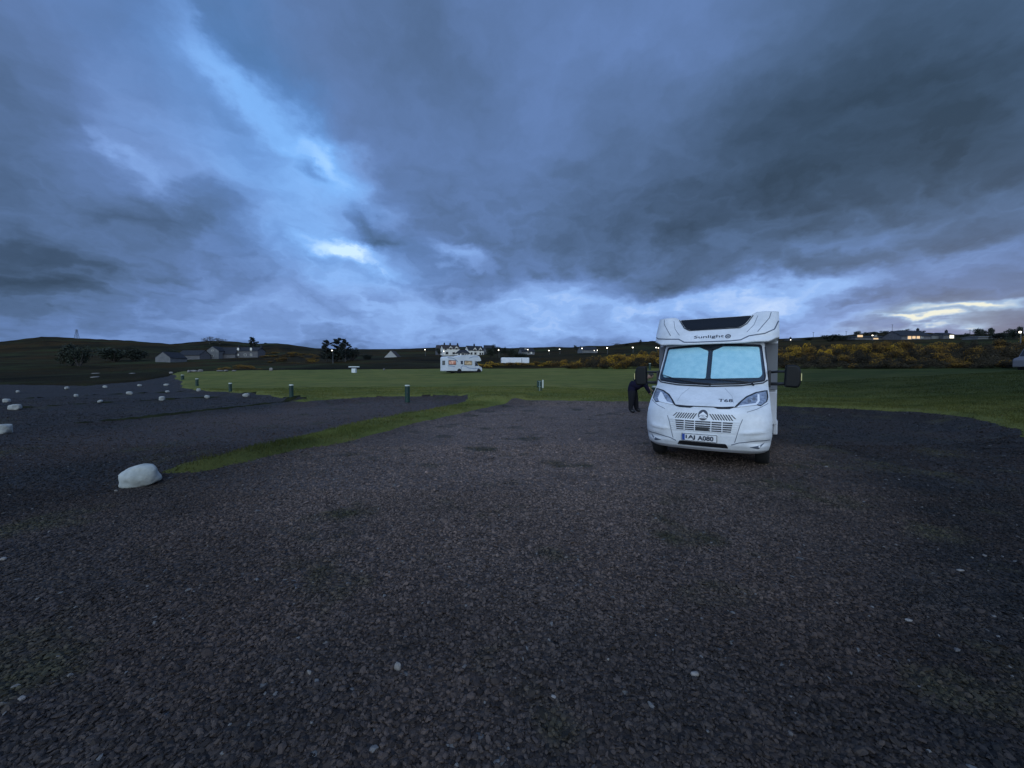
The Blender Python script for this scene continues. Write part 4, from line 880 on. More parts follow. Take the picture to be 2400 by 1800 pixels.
E_ = [(0, 1), (1, 2), (2, 3), (3, 4), (4, 21), (0, 5), (5, 6), (6, 7), (7, 8), (0, 9), (9, 10), (10, 11), (11, 12), (3, 13), (13, 14), (14, 15), (15, 16), (3, 17), (17, 18), (18, 19), (19, 20)]
r_ = [.27, .27, .27, .21, .075, .17, .12, .088, .06, .17, .12, .088, .06, .10, .075, .06, .038, .10, .075, .06, .038, .055]
bme = skin_mesh('body', P_, E_, r_)
bme.materials.clear(); [bme.materials.append(M[m]) for m in ('cloth_dark', 'cloth_trouser', 'skin', 'black_plastic')]
for f in bme.polygons:
    c = f.center; f.use_smooth = True
    f.material_index = 3 if c.z < .10 else 1 if c.z < .80 and c.x < .45 else (2 if (c.x > .40 and c.z > 1.20) or (c.x > .60) or (c.x > .48 and c.z < .74) else 0)
link('body', bme, person)
bm = bmesh.new(); bmesh.ops.create_uvsphere(bm, u_segments=20, v_segments=14, radius=1)
for v in bm.verts:
    x, y, z = v.co; face = max(0, x); v.co = Vector((x * .098 + (.02 * math.exp(-((z + .05) / .16) ** 2 - (y / .2) ** 2) if x > .8 else 0), y * .078 * (1 - .15 * (z < -.3)), z * .118))
me = bpy.data.meshes.new('head'); bm.to_mesh(me); bm.free(); me.materials.append(M['skin']); me.polygons.foreach_set('use_smooth', [True] * len(me.polygons))
hd_ = link('head', me, person); hd_.location = (.60, -.05, 1.36); hd_.rotation_euler = (0, R(48), 0)
bm = bmesh.new(); bmesh.ops.create_uvsphere(bm, u_segments=20, v_segments=14, radius=1)
bmesh.ops.delete(bm, geom=[v for v in bm.verts if v.co.z < -.35 or (v.co.x > .45 and v.co.z < .45)], context='VERTS')
for v in bm.verts: v.co = Vector((v.co.x * .108 - .008, v.co.y * .088, v.co.z * .128 + .004))
me = bpy.data.meshes.new('hair'); bm.to_mesh(me); bm.free(); me.materials.append(M['hair']); link('hair', me, hd_)
for sy, (hx, hy, hz_) in ((-1, (.53, -.25, .69)), (1, (.67, .12, .85))):
    pts = [(0, 0, 0), (.045, 0, -.015)]; eds = [(0, 1)]; rr = [.026, .034]
    for k, (oy, ln) in enumerate(((-.030, .06), (-.010, .072), (.010, .068), (.028, .052))):
        n0 = len(pts); pts += [(.075, oy, -.022), (.075 + ln * .6, oy, -.045), (.075 + ln * .8, oy, -.080)]; eds += [(1, n0), (n0, n0 + 1), (n0 + 1, n0 + 2)]; rr += [.010, .009, .008]
    n0 = len(pts); pts += [(.03, -sy * .038, -.01), (.06, -sy * .055, -.035)]; eds += [(0, n0), (n0, n0 + 1)]; rr += [.013, .010]
    hm = skin_mesh('hand', pts, eds, rr, 1); hm.materials.clear(); hm.materials.append(M['skin']); ho = link('hand', hm, person); ho.location = (hx, hy, hz_); ho.rotation_euler = (0, R(15), 0)

person.scale = (PSC, PSC, PSC)
# ------------------------------------------------------------------ trees and bushes
def leaf_cloud(mb, c, rad, n, size, shell=.55, mi=0, flat=1., seed=0):
    r = random.Random(seed)
    for _ in range(n):
        d = Vector((r.gauss(0, 1), r.gauss(0, 1), r.gauss(0, 1))).normalized() * (shell + (1 - shell) * r.random())
        p = Vector((c[0] + d.x * rad[0], c[1] + d.y * rad[1], c[2] + d.z * rad[2]))
        a = Vector((r.gauss(0, 1), r.gauss(0, 1), r.gauss(0, 1) * flat)).normalized() * size * r.uniform(.5, 1.4); b = Vector((r.gauss(0, 1), r.gauss(0, 1), r.gauss(0, 1) * flat)).normalized() * size * r.uniform(.4, 1.1)
        mb.add([p - a * .5, p + b * .5, p + a * .5, p - b * .35], [(0, 1, 2, 3)], mi)
def broadleaf(seed, leafm='leaf_dark', sparse=1., h=1.):
    """unit tree: height 1, about 0.9 wide"""
    r = random.Random(seed); tr_ = MB(); cr_ = MB()
    tr_.tube([(0, 0, -.05), (.01, 0, .2), (0, .01, .45)], [.035, .028, .018], 6)
    for k in range(9):
        a = k * .7 + r.random(); rr = r.uniform(.12, .34); z = r.uniform(.34, .82); e = Vector((rr * math.cos(a), rr * math.sin(a), z))
        tr_.tube([(0, 0, .2 + .02 * k), tuple(e * .55 + Vector((0, 0, .12))), tuple(e)], [.016, .010, .004], 4)
        leaf_cloud(cr_, e, (r.uniform(.12, .2), r.uniform(.12, .2), r.uniform(.10, .17)), int(210 * sparse), .045, .3, seed=seed * 31 + k)
    leaf_cloud(cr_, (0, 0, .55), (.28, .28, .26), int(600 * sparse), .05, .4, seed=seed)
    return tr_.mesh('trunk', 'bark'), cr_.mesh('crown', leafm)
def pine(seed):
    r = random.Random(seed); tr_ = MB(); cr_ = MB(); tr_.tube([(0, 0, -.05), (.01, .01, .5), (0, 0, .97)], [.03, .02, .005], 6)
    for k in range(24):
        z = .16 + .80 * k / 24 + r.uniform(-.02, .02); ln = (.36 * (1 - z) ** .55 + .03) * r.uniform(.55, 1.15); a = r.uniform(0, 6.28); e = Vector((ln * math.cos(a), ln * math.sin(a), z + ln * r.uniform(.05, .45)))
        tr_.tube([(0, 0, z - .03), tuple(e)], [.010, .003], 4)
        for s in (.45, .75, 1.0): leaf_cloud(cr_, (e.x * s, e.y * s, z - .03 + (e.z - z + .03) * s), (.08, .08, .045), 70, .05, .2, flat=.5, seed=seed * 77 + k * 5 + int(s * 10))
    leaf_cloud(cr_, (0, 0, .9), (.03, .03, .10), 60, .035, .2, seed=seed)
    return tr_.mesh('trunk', 'bark'), cr_.mesh('crown', 'pine_needles')
def shrub(seed):
    r = random.Random(seed); tr_ = MB(); cr_ = MB()
    for k in range(5): a = k * 1.3; tr_.tube([(0, 0, -.05), (.25 * math.cos(a), .25 * math.sin(a), .5)], [.03, .01], 4)
    for k in range(12):
        a = r.uniform(0, 6.28); rr = r.uniform(0, .36); leaf_cloud(cr_, (rr * math.cos(a), rr * math.sin(a), r.uniform(.25, .72)), (.2, .2, .2), 150, .075, .4, seed=seed * 13 + k)
    return tr_.mesh('trunk', 'bark'), cr_.mesh('crown', 'leaf_dark')
PROTO = {'broad': [broadleaf(s) for s in (1, 2, 3)], 'bare': [broadleaf(s, 'twig_grey', .35) for s in (5, 6)], 'pine': [pine(s) for s in (8, 9, 10)], 'shrub': [shrub(s) for s in (12, 13, 14)]}
CNT = {}
def tree(kind, px, pyt, pyb, w_px, Y, label, group=None, name=None):
    k = CNT.get(kind, 0); CNT[kind] = k + 1; tm, cm = PROTO[kind][k % len(PROTO[kind])]
    p = at(px, pyb, Y); z0 = gz(p.x, p.y); h = at(px, pyt, Y).z - z0; w = w_px * Y / F
    t = empty(name or {'broad': 'tree', 'bare': 'bare_tree', 'pine': 'pine_tree', 'shrub': 'bush'}[kind], (p.x, p.y, z0), random.uniform(0, 6), label, 'bush' if kind == 'shrub' else 'tree', group)
    wu = {'broad': .92, 'bare': .9, 'pine': .72, 'shrub': 1.05}[kind]
    t.scale = (w / wu, w / wu, h / {'broad': .96, 'bare': .96, 'pine': 1., 'shrub': .92}[kind])
    link('trunk', tm, t); link('crown', cm, t); return t
tree('bare', 492, 788, 806, 40, 400, 'rounded bare grey tree on the hill crest above the long stone farmhouse')
tree('bare', 515, 792, 808, 34, 395, 'lower bare tree on the crest, just right of the rounded one')
tree('pine', 594, 789, 830, 30, 240, 'lone dark pine at the right end of the stone farmhouse')
tree('shrub', 604, 808, 840, 34, 235, 'dark bush below the lone pine beside the farmhouse')
tree('shrub', 623, 803, 810, 9, 440, 'tiny round bush on the skyline right of the lone pine')
tree('pine', 765, 795, 842, 36, 150, 'ragged dark pine, left one of the clump behind the lit lamp')
tree('pine', 795, 790, 842, 44, 152, 'tallest dark pine in the middle of the clump')
tree('pine', 810, 793, 842, 36, 149, 'ragged dark pine, right one of the clump')
tree('shrub', 785, 812, 843, 80, 153, 'dense dark undergrowth at the foot of the pine clump')
tree('shrub', 826, 811, 840, 40, 160, 'bare grey green bush right of the pine clump')
tree('shrub', 862, 828, 838, 34, 170, 'low dark bush left of the small white gable')
tree('shrub', 165, 799, 845, 60, 140, 'big dark tree below the pylon on the left hill')
tree('shrub', 185, 806, 846, 50, 138, 'dark thicket right of the big dark tree on the left hill')
tree('shrub', 268, 812, 838, 80, 200, 'long dark thicket halfway up the left hill')
tree('shrub', 315, 814, 836, 60, 205, 'dark thicket on the left hill next to the grey cottage')
tree('shrub', 405, 816, 838, 26, 230, 'dark bush right of the grey cottage gable')
tree('broad', 1028, 812, 836, 18, 235, 'dark tree at the left gable of the two storey white house')
tree('shrub', 1150, 812, 838, 36, 205, 'dark green tree mass right of the white house with dormers')
tree('broad', 1163, 806, 838, 30, 208, 'pale topped tree behind the leftmost street lamp of the road')
tree('broad', 1183, 811, 838, 22, 212, 'middle tree of the three behind the long white caravan')
tree('shrub', 1199, 813, 840, 28, 210, 'right tree of the three behind the long white caravan')
tree('shrub', 1218, 826, 842, 46, 190, 'dark hedge in front of the grey house')
tree('broad', 1349, 806, 822, 11, 330, 'small round tree on the skyline, left of a pair')
tree('broad', 1362, 809, 824, 9, 330, 'smaller round tree on the skyline, right of a pair')
tree('bare', 1444, 803, 816, 22, 400, 'pale rounded bare tree on the skyline left of the motorhome')
tree('shrub', 1468, 805, 816, 20, 390, 'dark skyline bush right of the pale bare tree')
tree('pine', 1501, 796, 808, 10, 400, 'small pointed conifer on the skyline left of the motorhome')
tree('shrub', 1527, 799, 806, 22, 420, 'flat dark bush on the skyline nearest the motorhome')
tree('shrub', 1900, 789, 803, 30, 230, 'low dark skyline bush right of the motorhome')
tree('shrub', 1946, 782, 806, 48, 180, 'broad dark mound of trees on the skyline right of the motorhome')
tree('shrub', 1975, 786, 806, 34, 190, 'dark bush on the right shoulder of the broad mound')
for i, (px, t0, w) in enumerate([(2009, 774, 18), (2030, 777, 20), (2050, 776, 24), (2075, 773, 24), (2098, 774, 20), (2113, 771, 26), (2130, 773, 20), (2142, 774, 14), (2152, 773, 12), (2162, 773, 12)]):
    tree('broad' if i % 2 else 'shrub', px, t0, 800, w, 320, 'round dark tree in the row on the skyline behind the low lit houses', 'row of round trees on the right skyline')
tree('shrub', 2252, 782, 794, 14, 210, 'small dark bush left of the aerial pole')
tree('shrub', 2268, 779, 793, 16, 205, 'dark bush at the foot of the aerial pole')
tree('shrub', 2295, 766, 798, 24, 150, 'rounded black tree, left one of the group near the right edge')
tree('broad', 2308, 770, 798, 14, 152, 'narrow low tree between two taller black trees near the right edge')
tree('shrub', 2321, 764, 798, 18, 150, 'upright black tree, tallest of the left group near the right edge')
tree('shrub', 2375, 767, 800, 36, 120, 'big black bush mass near the right edge')
tree('shrub', 2391, 760, 800, 16, 118, 'black tree behind the bright lamp at the right edge')
tree('shrub', 2345, 777, 800, 50, 130, 'long dark hedge between the two groups of black trees at the right')

# gorse
def gorse(seed, fl):
    r = random.Random(seed); g_ = MB(); y_ = MB()
    for k in range(15):
        a = r.uniform(0, 6.28); rr = r.uniform(0, .40); cz = r.uniform(.15, .66) * (1 - rr * .8); cc = (rr * math.cos(a), rr * math.sin(a), cz); rd = (r.uniform(.13, .22),) * 2 + (r.uniform(.12, .22),)
        leaf_cloud(g_, cc, rd, 100, .05, .5, seed=seed * 101 + k)
        if r.random() < fl: leaf_cloud(y_, (cc[0], cc[1] - .01, cc[2] + .04), (rd[0] * 1.05, rd[1] * 1.05, rd[2] * 1.05), int(150 * r.uniform(.3, 1.5)), .040, .85, seed=seed * 7 + k)
    return g_, y_
GP = []
for s, fl, fm in ((1, .9, 'gorse_flower'), (2, .6, 'gorse_flower'), (3, .8, 'gorse_dim'), (4, .25, 'gorse_dim'), (5, .95, 'gorse_flower'), (6, .08, 'gorse_dim')):
    g_, y_ = gorse(s, fl); GP.append((g_.mesh('foliage', 'gorse_green'), y_.mesh('blossom', fm)))
def bush(px, Y, w, h, proto, label, group, pxoff=0):
    x = (px - 1200) / F * Y; z = gz(x, Y); t = empty('gorse_bush', (x, Y, z - .15), random.uniform(0, 6.28), label, 'gorse bush', group); t.scale = (w * random.uniform(.85, 1.2), w * random.uniform(.85, 1.2), h * random.uniform(.6, 1.25) / .85)
    link('foliage', GP[proto][0], t); link('blossom', GP[proto][1], t)
YBf = lambda px: float(np.interp(px, [1100, 1250, 1450, 1640, 1830, 2100, 2400, 2600], [84, 84, 75, 63, 55, 46, 39, 39]))
def gl(px, row, side):
    rw = ('lowest row', 'second row up', 'middle row', 'fourth row up', 'top row')[row]
    if side == 'c': lm = 'under the slate roofed house' if px < 1400 else 'under the nearer street lamps' if px < 1460 else 'under the small skyline conifer' if px < 1520 else 'nearest the motorhome mirror'
    else: lm = 'right beside the motorhome' if px < 1900 else 'under the broad tree mound' if px < 2000 else 'under the long bungalow' if px < 2100 else 'under the big lit house' if px < 2200 else 'under the bright window' if px < 2270 else 'under the black trees' if px < 2350 else 'next to the cut off campervan'
    return 'flowering gorse bush, ' + rw + ' of the bank, ' + lm
LBL = {'c': ('yellow flowering gorse bush in the bank left of the big motorhome', 'gorse bank left of the big motorhome'),
       'r': ('yellow flowering gorse bush in the bank right of the big motorhome', 'gorse bank right of the big motorhome'),
       'w': ('low orange gorse bush in front of the long white caravan', 'low gorse in front of the long white caravan'),
       'l': ('low brown gorse bush in the patch in front of the stone farmhouse', 'gorse patch in front of the stone farmhouse'),
       'h': ('rusty gorse bush scattered on the far hillside left of the pines', 'gorse on the far left hillside')}
for px in np.arange(1330, 1640, 13):
    for row, (dy, hh) in enumerate(((0, 2.4), (6, 2.8), (14, 3.0), (24, 2.6))):
        if px < 1420 and row > 2: continue
        px2 = px + random.uniform(-7, 7); f = min(1, .45 + (px2 - 1300) / 180)
        bush(px2, YBf(px2) + dy + random.uniform(-1, 1.5), random.uniform(2.6, 4.2), hh * f, random.choice([0, 1, 2, 3, 3, 4, 5] if row else [2, 3, 3, 1, 5, 5]), gl(px2, row, 'c'), LBL['c'][1])
for px in np.arange(1800, 2480, 17):
    for row, (dy, hh) in enumerate(((0, 1.2), (4, 1.8), (9, 2.2), (15, 2.4), (21, 2.3))):
        px2 = px + random.uniform(-9, 9); pr_ = random.choice([0, 1, 4, 2, 3] if row > 2 else [3, 5, 5, 5, 2] if row else [5, 5, 5, 3]) if px2 < 2220 else random.choice([2, 3, 5, 5, 5])
        bush(px2, YBf(px2) + dy + random.uniform(-1, 1), random.uniform(1.9, 3.0), hh, pr_, gl(px2, row, 'r'), LBL['r'][1])
for px, Y, w, h in [(1120, 92, 3, 1.3), (1135, 90, 3.4, 1.5), (1150, 93, 3, 1.8), (1165, 92, 3, 1.6), (1180, 96, 3.4, 1.5), (1196, 92, 3.2, 1.4), (1212, 94, 3.2, 1.5), (1228, 93, 3.2, 1.5), (1243, 95, 3, 1.4), (1258, 96, 3.2, 1.4), (1272, 92, 3, 1.3), (1288, 92, 3.4, 1.6), (1304, 90, 3.4, 1.9), (1320, 90, 3.6, 2.2)]:
    bush(px, Y, w, h, random.choice([0, 1, 2, 4]), *LBL['w'])
for px, Y, w, h in [(515, 98, 3.4, 1.0), (530, 100, 3.6, 1.5), (546, 98, 4, 1.8), (562, 100, 4, 1.7), (578, 99, 4, 1.5), (594, 101, 3.6, 1.2), (612, 100, 3, .9), (560, 106, 4, 1.8), (585, 107, 4, 1.4)]:
    bush(px, Y, w, h, random.choice([2, 2, 3]), *LBL['l'])
for _ in range(34):
    px = random.uniform(615, 745); Y = random.uniform(140, 330); bush(px, Y, random.uniform(5, 9), random.uniform(1.5, 2.4), random.choice([2, 2, 3, 1]), *LBL['h'])

# ------------------------------------------------------------------ houses
def house(px0, px1, pyb, py_eave, py_ridge, Y, yaw, depth, label, wall='render_white', roof='slate', windows=(), dormers=(), chimneys=(), gable_on=False, door=None, name='house', cat='house', lit=(), hip=0):
    k = Y / F; pc = at((px0 + px1) / 2, pyb, Y); z0 = gz(pc.x, pc.y); zb = at(px0, pyb, Y).z
    W = (px1 - px0) * k; eh = at(px0, py_eave, Y).z - z0; rh = at(px0, py_ridge, Y).z - z0
    D = depth
    if not gable_on and yaw: W = max(3., (W - D * abs(math.sin(yaw))) / math.cos(yaw))
    t = empty(name, (pc.x, pc.y, z0), yaw, label, cat)
    b = MB(); hw = W / 2
    if gable_on:
        b.prism([(-hw, -1), (-hw, eh), (0, rh), (hw, eh), (hw, -1)], lambda a, z, d: (a, d, z), 0, D); b.build('wall', wall, t)
        b = MB(); th = .22
        for s in (-1, 1): b.prism([(0, rh + .02), (0, rh + th), (s * (hw + .3), eh + th - .3 * (rh - eh) / hw), (s * (hw + .3), eh + .02 - .3 * (rh - eh) / hw)], lambda a, z, d: (a, d, z), -.12, D + .1)
        b.build('roof', roof, t)
    else:
        b.prism([(0, -1), (0, eh), (D / 2, rh), (D, eh), (D, -1)], lambda a, z, d: (d, a, z), -hw + hip * .6, hw - hip * .6) if hip else b.prism([(0, -1), (0, eh), (D / 2, rh), (D, eh), (D, -1)], lambda a, z, d: (d, a, z), -hw, hw)
        b.build('wall', wall, t); b = MB(); th = .22; ov = .35; sl_ = (rh - eh) / (D / 2)
        if hip:
            b.add([(-hw - .3, -.3, eh - .1), (hw + .3, -.3, eh - .1), (hw + .3, D + .3, eh - .1), (-hw - .3, D + .3, eh - .1), (-hw + hip, D / 2, rh + .15), (hw - hip, D / 2, rh + .15)], [(0, 1, 5, 4), (1, 2, 5), (2, 3, 4, 5), (3, 0, 4), (3, 2, 1, 0)])
        else:
            b.prism([(-ov, eh - ov * sl_ + .02), (-ov, eh - ov * sl_ + th), (D / 2, rh + th), (D / 2, rh + .02)], lambda a, z, d: (d, a, z), -hw - .25, hw + .25)
            b.prism([(D + ov, eh - ov * sl_ + .02), (D + ov, eh - ov * sl_ + th), (D / 2, rh + th), (D / 2, rh + .02)], lambda a, z, d: (d, a, z), -hw - .25, hw + .25)
        b.build('roof', roof, t)
    for c in chimneys:
        x = c * hw; yy = D / 2; b = MB(); b.box(x - .45, x + .45, yy - .35, yy + .35, rh - .8, rh + 1.3); b.box(x - .2, x + .2, yy - .15, yy + .15, rh + 1.3, rh + 1.7); b.build('chimney', roof if wall != 'render_white' else 'slate', t)
    for (fx, fz, w, h, m) in windows:
        x = fx * hw; z = fz; f = MB(); f.box(x - w / 2 - .1, x + w / 2 + .1, -.05, .06, z - h / 2 - .1, z + h / 2 + .1); fo = f.build('window', 'render_white' if wall != 'render_white' else 'slate', t)
        f = MB(); f.box(x - w / 2, x + w / 2, -.08, -.045, z - h / 2, z + h / 2); f.build('pane', m, fo)
    for (fx, w, zb_, ht, m) in dormers:
        x = fx * hw; d_m = MB(); d_m.prism([(x - w / 2, zb_), (x - w / 2, zb_ + ht * .55), (x, zb_ + ht), (x + w / 2, zb_ + ht * .55), (x + w / 2, zb_)], lambda a, z, d: (a, d, z), -.05, D * .45)
        do = d_m.build('dormer', 'render_white', t); d_m = MB()
        for s in (-1, 1): d_m.prism([(x, zb_ + ht + .02), (x, zb_ + ht + .2), (x + s * (w / 2 + .2), zb_ + ht * .5 + .12), (x + s * (w / 2 + .2), zb_ + ht * .5 - .04)], lambda a, z, d: (a, d, z), -.2, D * .46)
        d_m.build('dormer_roof', roof, do)
        d_m = MB(); d_m.box(x - w * .22, x + w * .22, -.10, -.04, zb_ + ht * .08, zb_ + ht * .58); d_m.build('pane', m, do)
    if door: x = door * hw; b = MB(); b.box(x - .6, x + .6, -.07, .05, 0, 2.1); b.build('door', 'slate', t)
    return t
wd = 'window_dark'
house(364, 399, 846, 838, 825, 175, 0, 9, 'small grey cottage gable low on the slope below the left hill', 'render_grey', 'slate', gable_on=True)
house(412, 472, 842, 832, 821, 215, R(-6), 7, 'long low grey outbuilding between the grey cottage and the stone gable', 'stone_wall', 'slate')
house(485, 512, 840, 822, 812, 222, R(4), 9, 'grey stone barn with a tall plain gable facing the field', 'render_grey', 'slate', gable_on=True, windows=[(0, 5.2, .8, .5, wd), (0, 2.2, .9, .6, wd)])
house(512, 551, 839, 829, 814, 226, 0, 7, 'low stone range joining the tall barn gable to the farmhouse', 'stone_wall', 'slate')
house(551, 604, 840, 822, 814, 228, 0, 7, 'dark stone farmhouse with two white upper windows', 'stone_wall', 'slate', windows=[(-.72, 5.0, 1.0, 1.9, 'render_white'), (.42, 5.0, 1.0, 1.9, 'render_white'), (-.72, 1.9, .9, 1.1, 'render_white'), (.42, 1.9, .9, 1.1, 'window_dim'), (-.1, 1.9, 1.2, 1.0, wd)], chimneys=(-1, 1))
house(901, 931, 840, 837, 822, 205, 0, 8, 'small pale triangular gable alone between the pines and the white houses', 'render_grey2', 'slate_brown', gable_on=True) if 'render_grey2' in M else (mat('render_grey2', (.36, .36, .35), .9), house(901, 931, 840, 837, 822, 205, 0, 8, 'small pale triangular gable alone between the pines and the white houses', 'render_grey2', 'slate_brown', gable_on=True))
house(1035, 1082, 833, 817, 808.5, 250, R(24), 7, 'two storey white house with brown roof, left of the white pair', 'render_white', 'slate_brown', windows=[(-.55, 1.7, 1.6, 1.4, wd), (.25, 1.7, 1.4, 1.2, wd), (-.7, 4.3, 1.2, 1.0, wd), (.8, 1.6, 1.2, 1.2, wd)], dormers=[(-.1, 2.4, 3.9, 2.4, wd), (.6, 2.4, 3.9, 2.4, wd)], chimneys=(-.7, 0, .9))
house(1022, 1042, 832, 818, 808.5, 262, R(24), 8, 'dark roofed wing behind the two storey white house', 'stone_wall', 'slate_brown')
house(1067, 1100, 837, 828, 820, 235, 0, 6, 'low white garage with hipped slate roof between the two white houses', 'render_white', 'slate', windows=[(-.45, 1.2, 1.0, 1.2, wd), (.1, 1.1, 1.7, 2.0, wd), (.5, 1.2, .6, 1.6, wd)], hip=2.2)
house(1093, 1139, 834, 821, 810.5, 248, R(24), 8, 'white house with two small gabled dormers, right of the white pair', 'render_white', 'slate', windows=[(-.6, 1.4, 1.0, 1.3, wd), (-.1, 1.4, 1.2, 1.3, wd), (.55, 1.4, 1.0, 1.2, wd), (.85, 1.4, .7, 1.2, wd)], dormers=[(-.15, 2.0, 2.6, 2.9, wd), (.55, 2.0, 2.6, 2.9, wd)], chimneys=(0,))
house(1134, 1160, 828, 818, 809, 285, R(12), 7, 'grey roofed house half hidden behind the dark green trees', 'render_grey', 'slate')
house(1219, 1257, 834, 824, 814, 255, R(14), 9, 'grey house with wide roof behind a street lamp, above the white caravan', 'render_grey', 'slate', windows=[(.0, 1.5, 1.2, 1.1, wd), (.5, 1.5, 1.0, 1.1, 'render_white'), (-.4, 4.0, 1.0, .8, 'window_dim')])
house(1361, 1404, 828, 820, 812, 250, R(10), 9, 'grey slate roofed house just above the gorse, two porch lights lit', 'render_grey', 'slate')
house(1848, 1884, 806, 800, 795, 230, 0, 7, 'low dark house with one chimney above the gorse right of the motorhome', 'stone_wall', 'slate', chimneys=(-.2,))
house(2004, 2092, 800, 791, 787, 195, 0, 8, 'long low dark bungalow with a warm lit window at its left end', 'stone_wall', 'slate', windows=[(-.74, 2.0, 2.6, 1.0, 'window_warm'), (.10, 2.1, .9, .6, 'window_dim'), (.10, .7, 2.4, .6, 'window_warm'), (.98, 1.3, .8, .8, 'window_dim'), (.55, .6, .7, .4, 'window_dim')])
house(2113, 2181, 799, 787, 774, 185, 0, 10, 'big dark house with steep roof, lean-to and a row of warm lit windows', 'stone_wall', 'slate', windows=[(-.46, 1.2, 1.6, 1.5, 'window_warm'), (-.16, 1.3, 1.5, 1.3, 'window_warm'), (.14, 1.3, 1.5, 1.3, 'window_warm'), (.42, 1.4, .7, .9, 'window_dim')], chimneys=(.85,))
house(2183, 2213, 797, 786, 784, 188, 0, 5, 'pale flat roofed extension between the two dark lit houses', 'render_grey', 'slate')
house(2211, 2238, 795, 785, 779, 186, 0, 7, 'dark house with chimney and one very bright window on the right skyline', 'stone_wall', 'slate', windows=[(.42, 1.3, 1.9, 1.6, 'window_bright')], chimneys=(.88,))
house(2292, 2348, 795, 790, 788, 140, 0, 5, 'low grey shed roof beneath the black trees near the right edge', 'render_grey', 'render_grey', name='shed', cat='shed')
# static caravan behind gorse
p = at(1208, 850, 118); t = empty('static_caravan', (p.x, p.y, gz(p.x, p.y)), R(6), 'long white static caravan half hidden behind orange gorse', 'caravan')
hC = at(1208, 838, 118).z - gz(p.x, p.y); b = MB(); b.box(-4.3, 4.3, 0, 2.6, .4, hC); b.build('body', 'white_body', t, bevel=.15, seg=3)
b = MB(); b.box(1.9, 2.05, -.03, .02, .6, hC - .15); b.build('panel_joint', 'seam_grey', t); b = MB(); b.box(1.6, 2.5, .6, 1.6, hC, hC + .10); b.build('roof_vent', 'window_dark', t); b = MB(); b.box(-3.8, 3.8, .4, 2.2, -.1, .4); b.build('chassis', 'under', t)

# ------------------------------------------------------------------ street lamps, poles, pylon
def lamp(px, py, Y, label, r=.30, group='lit street lamps along the village road'):
    r *= .62; p = at(px, py, Y); z0 = gz(p.x, p.y); h = max(p.z - z0, 1.5)
    t = empty('street_lamp', (p.x, p.y, z0), 0, label, 'street lamp', group)
    b = MB(); b.tube([(.25, .1, -.3), (.25, .1, h * .6), (.25, .1, h + .15), (0, 0, h + .2)], [.09, .07, .05, .04], 6); b.build('pole', 'pole_grey', t)
    b = MB(); b.tube([(-r, 0, h - .05), (-r * .6, 0, h + .12), (r * .6, 0, h + .12), (r, 0, h - .05)], [r * .35, r * .8, r * .8, r * .35], 8); b.build('lantern', 'street_glow', t)
LP = [(778, 822, 138, 'lit street lamp in front of the dark pine clump', .26), (996, 820, 240, 'lit street lamp standing alone left of the white houses', .38), (1168.5, 821, 195, 'lit street lamp in front of the dark trees right of the white houses', .36),
      (1237, 820, 240, 'lit street lamp in front of the grey house', .36), (1286.6, 822, 240, 'lit street lamp on the open slope, lower of two', .42), (1311.5, 819, 250, 'lit street lamp on the open slope, right of the lower one', .42),
      (1364, 817, 235, 'lit street lamp at the left end of the slate roofed house', .46), (1423, 816, 215, 'lit street lamp above the gorse, right of the slate roofed house', .46), (1483, 815, 200, 'lit street lamp above the gorse bank, second from the motorhome', .44),
      (1538, 815, 190, 'lit street lamp just left of the motorhome roof, left of two', .34), (1543, 816, 188, 'lit street lamp just left of the motorhome roof, right of two', .28), (1853, 803, 200, 'small lit lamp just right of the motorhome roof', .26),
      (2045, 786.7, 180, 'lit lamp over the roof of the long bungalow', .34), (2391, 779.5, 60, 'bright lamp at the right edge in front of a black tree', .20)]
for px, py, Y, lb, r in LP: lamp(px, py, Y, lb, r)
def pl_(px, py, Y, label, r, host):
    p = at(px, py, Y); t = empty('wall_lamp', (p.x, p.y, p.z), 0, label, 'wall lamp'); b = MB(); b.tube([(0, 0, -r), (0, 0, -r * .3), (0, 0, r * .6), (0, 0, r)], [r * .5, r, r, r * .4], 8); b.build('globe', 'street_glow', t); b = MB(); b.box(-.05, .05, 0, .5, -.05, .05); b.build('bracket', 'pole_grey', t)
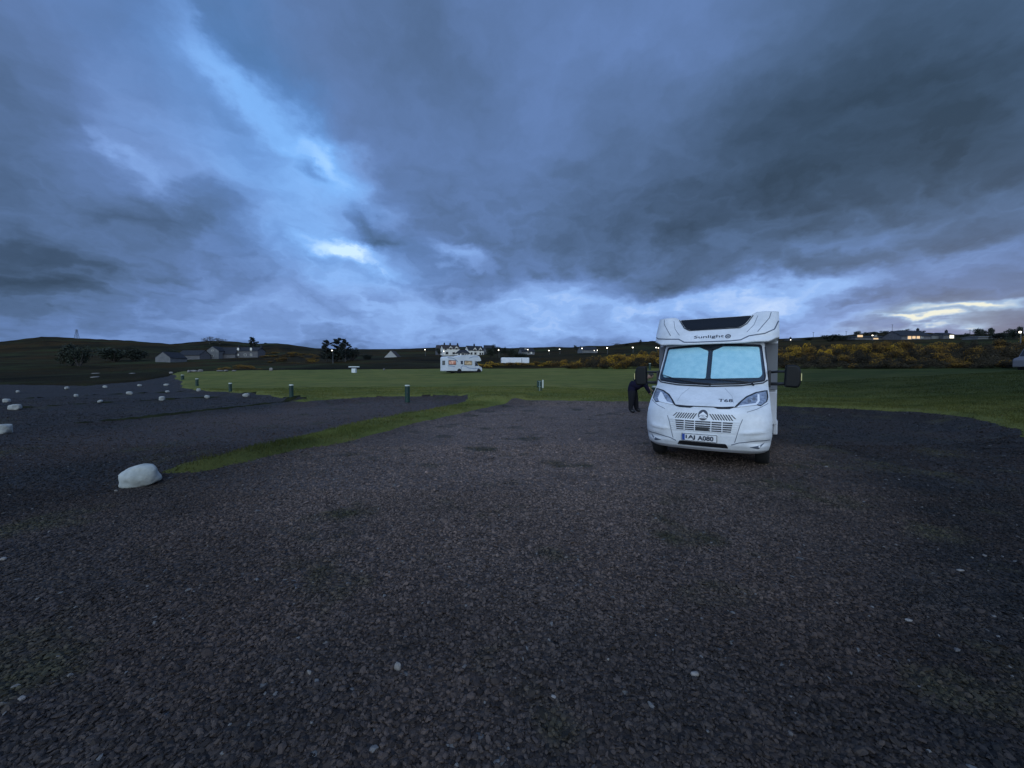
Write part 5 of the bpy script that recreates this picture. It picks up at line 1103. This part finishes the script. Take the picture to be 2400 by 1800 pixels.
pl_(1040, 823.3, 244, 'small white lamp on the gable of the two storey white house', .22, None)
pl_(1393, 821.5, 246, 'porch light on the slate roofed house, left one', .20, None); pl_(1400, 821, 246, 'porch light on the slate roofed house, right one', .20, None)
def pole(px, pyt, pyb, Y, label):
    p = at(px, pyb, Y); z0 = gz(p.x, p.y); h = at(px, pyt, Y).z - z0; t = empty('utility_pole', (p.x, p.y, z0), 0, label, 'utility pole')
    b = MB(); b.tube([(0, 0, -.3), (0, 0, h)], [.16, .10], 6); b.build('post', 'bark', t); b = MB(); b.box(-.8, .8, -.06, .06, h - .6, h - .45); b.build('crossarm', 'bark', t)
pole(2091, 760, 778, 300, 'thin utility pole on the skyline above the long bungalow'); pole(1906, 778, 795, 300, 'thin utility pole just right of the motorhome'); pole(1983, 776, 790, 300, 'thin utility pole left of the row of round trees'); pole(2273, 772, 792, 200, 'thin aerial pole between the bright window and the black trees')
p = at(180, 794, 470); t = empty('pylon', (p.x, p.y, gz(p.x, p.y)), R(20), 'lattice pylon on the crest of the left hill', 'pylon'); hh = at(180, 772, 470).z - gz(p.x, p.y)
b = MB()
for sx in (-1, 1):
    for sy in (-1, 1): b.tube([(sx * 2.0, sy * 2.0, -1), (sx * .35, sy * .35, hh)], .16, 4)
b.build('leg_frame', 'pylon_steel', t); b = MB()
for k in range(6):
    z0, z1 = hh * k / 6, hh * (k + 1) / 6; w0 = 2.0 - 1.65 * k / 6; w1 = 2.0 - 1.65 * (k + 1) / 6
    for s in (-1, 1):
        b.tube([(-w0, s * w0, z0), (w1, s * w1, z1)], .09, 4); b.tube([(w0, s * w0, z0), (-w1, s * w1, z1)], .09, 4); b.tube([(s * w0, -w0, z0), (s * w1, w1, z1)], .09, 4)
b.build('bracing', 'pylon_steel', t); b = MB()
for z, w in ((hh * .97, 1.8), (hh * .84, 2.2)): b.box(-w, w, -.12, .12, z - .12, z + .12)
b.build('crossarm', 'pylon_steel', t)
print('tris approx', sum(len(m.polygons) for m in bpy.data.meshes))
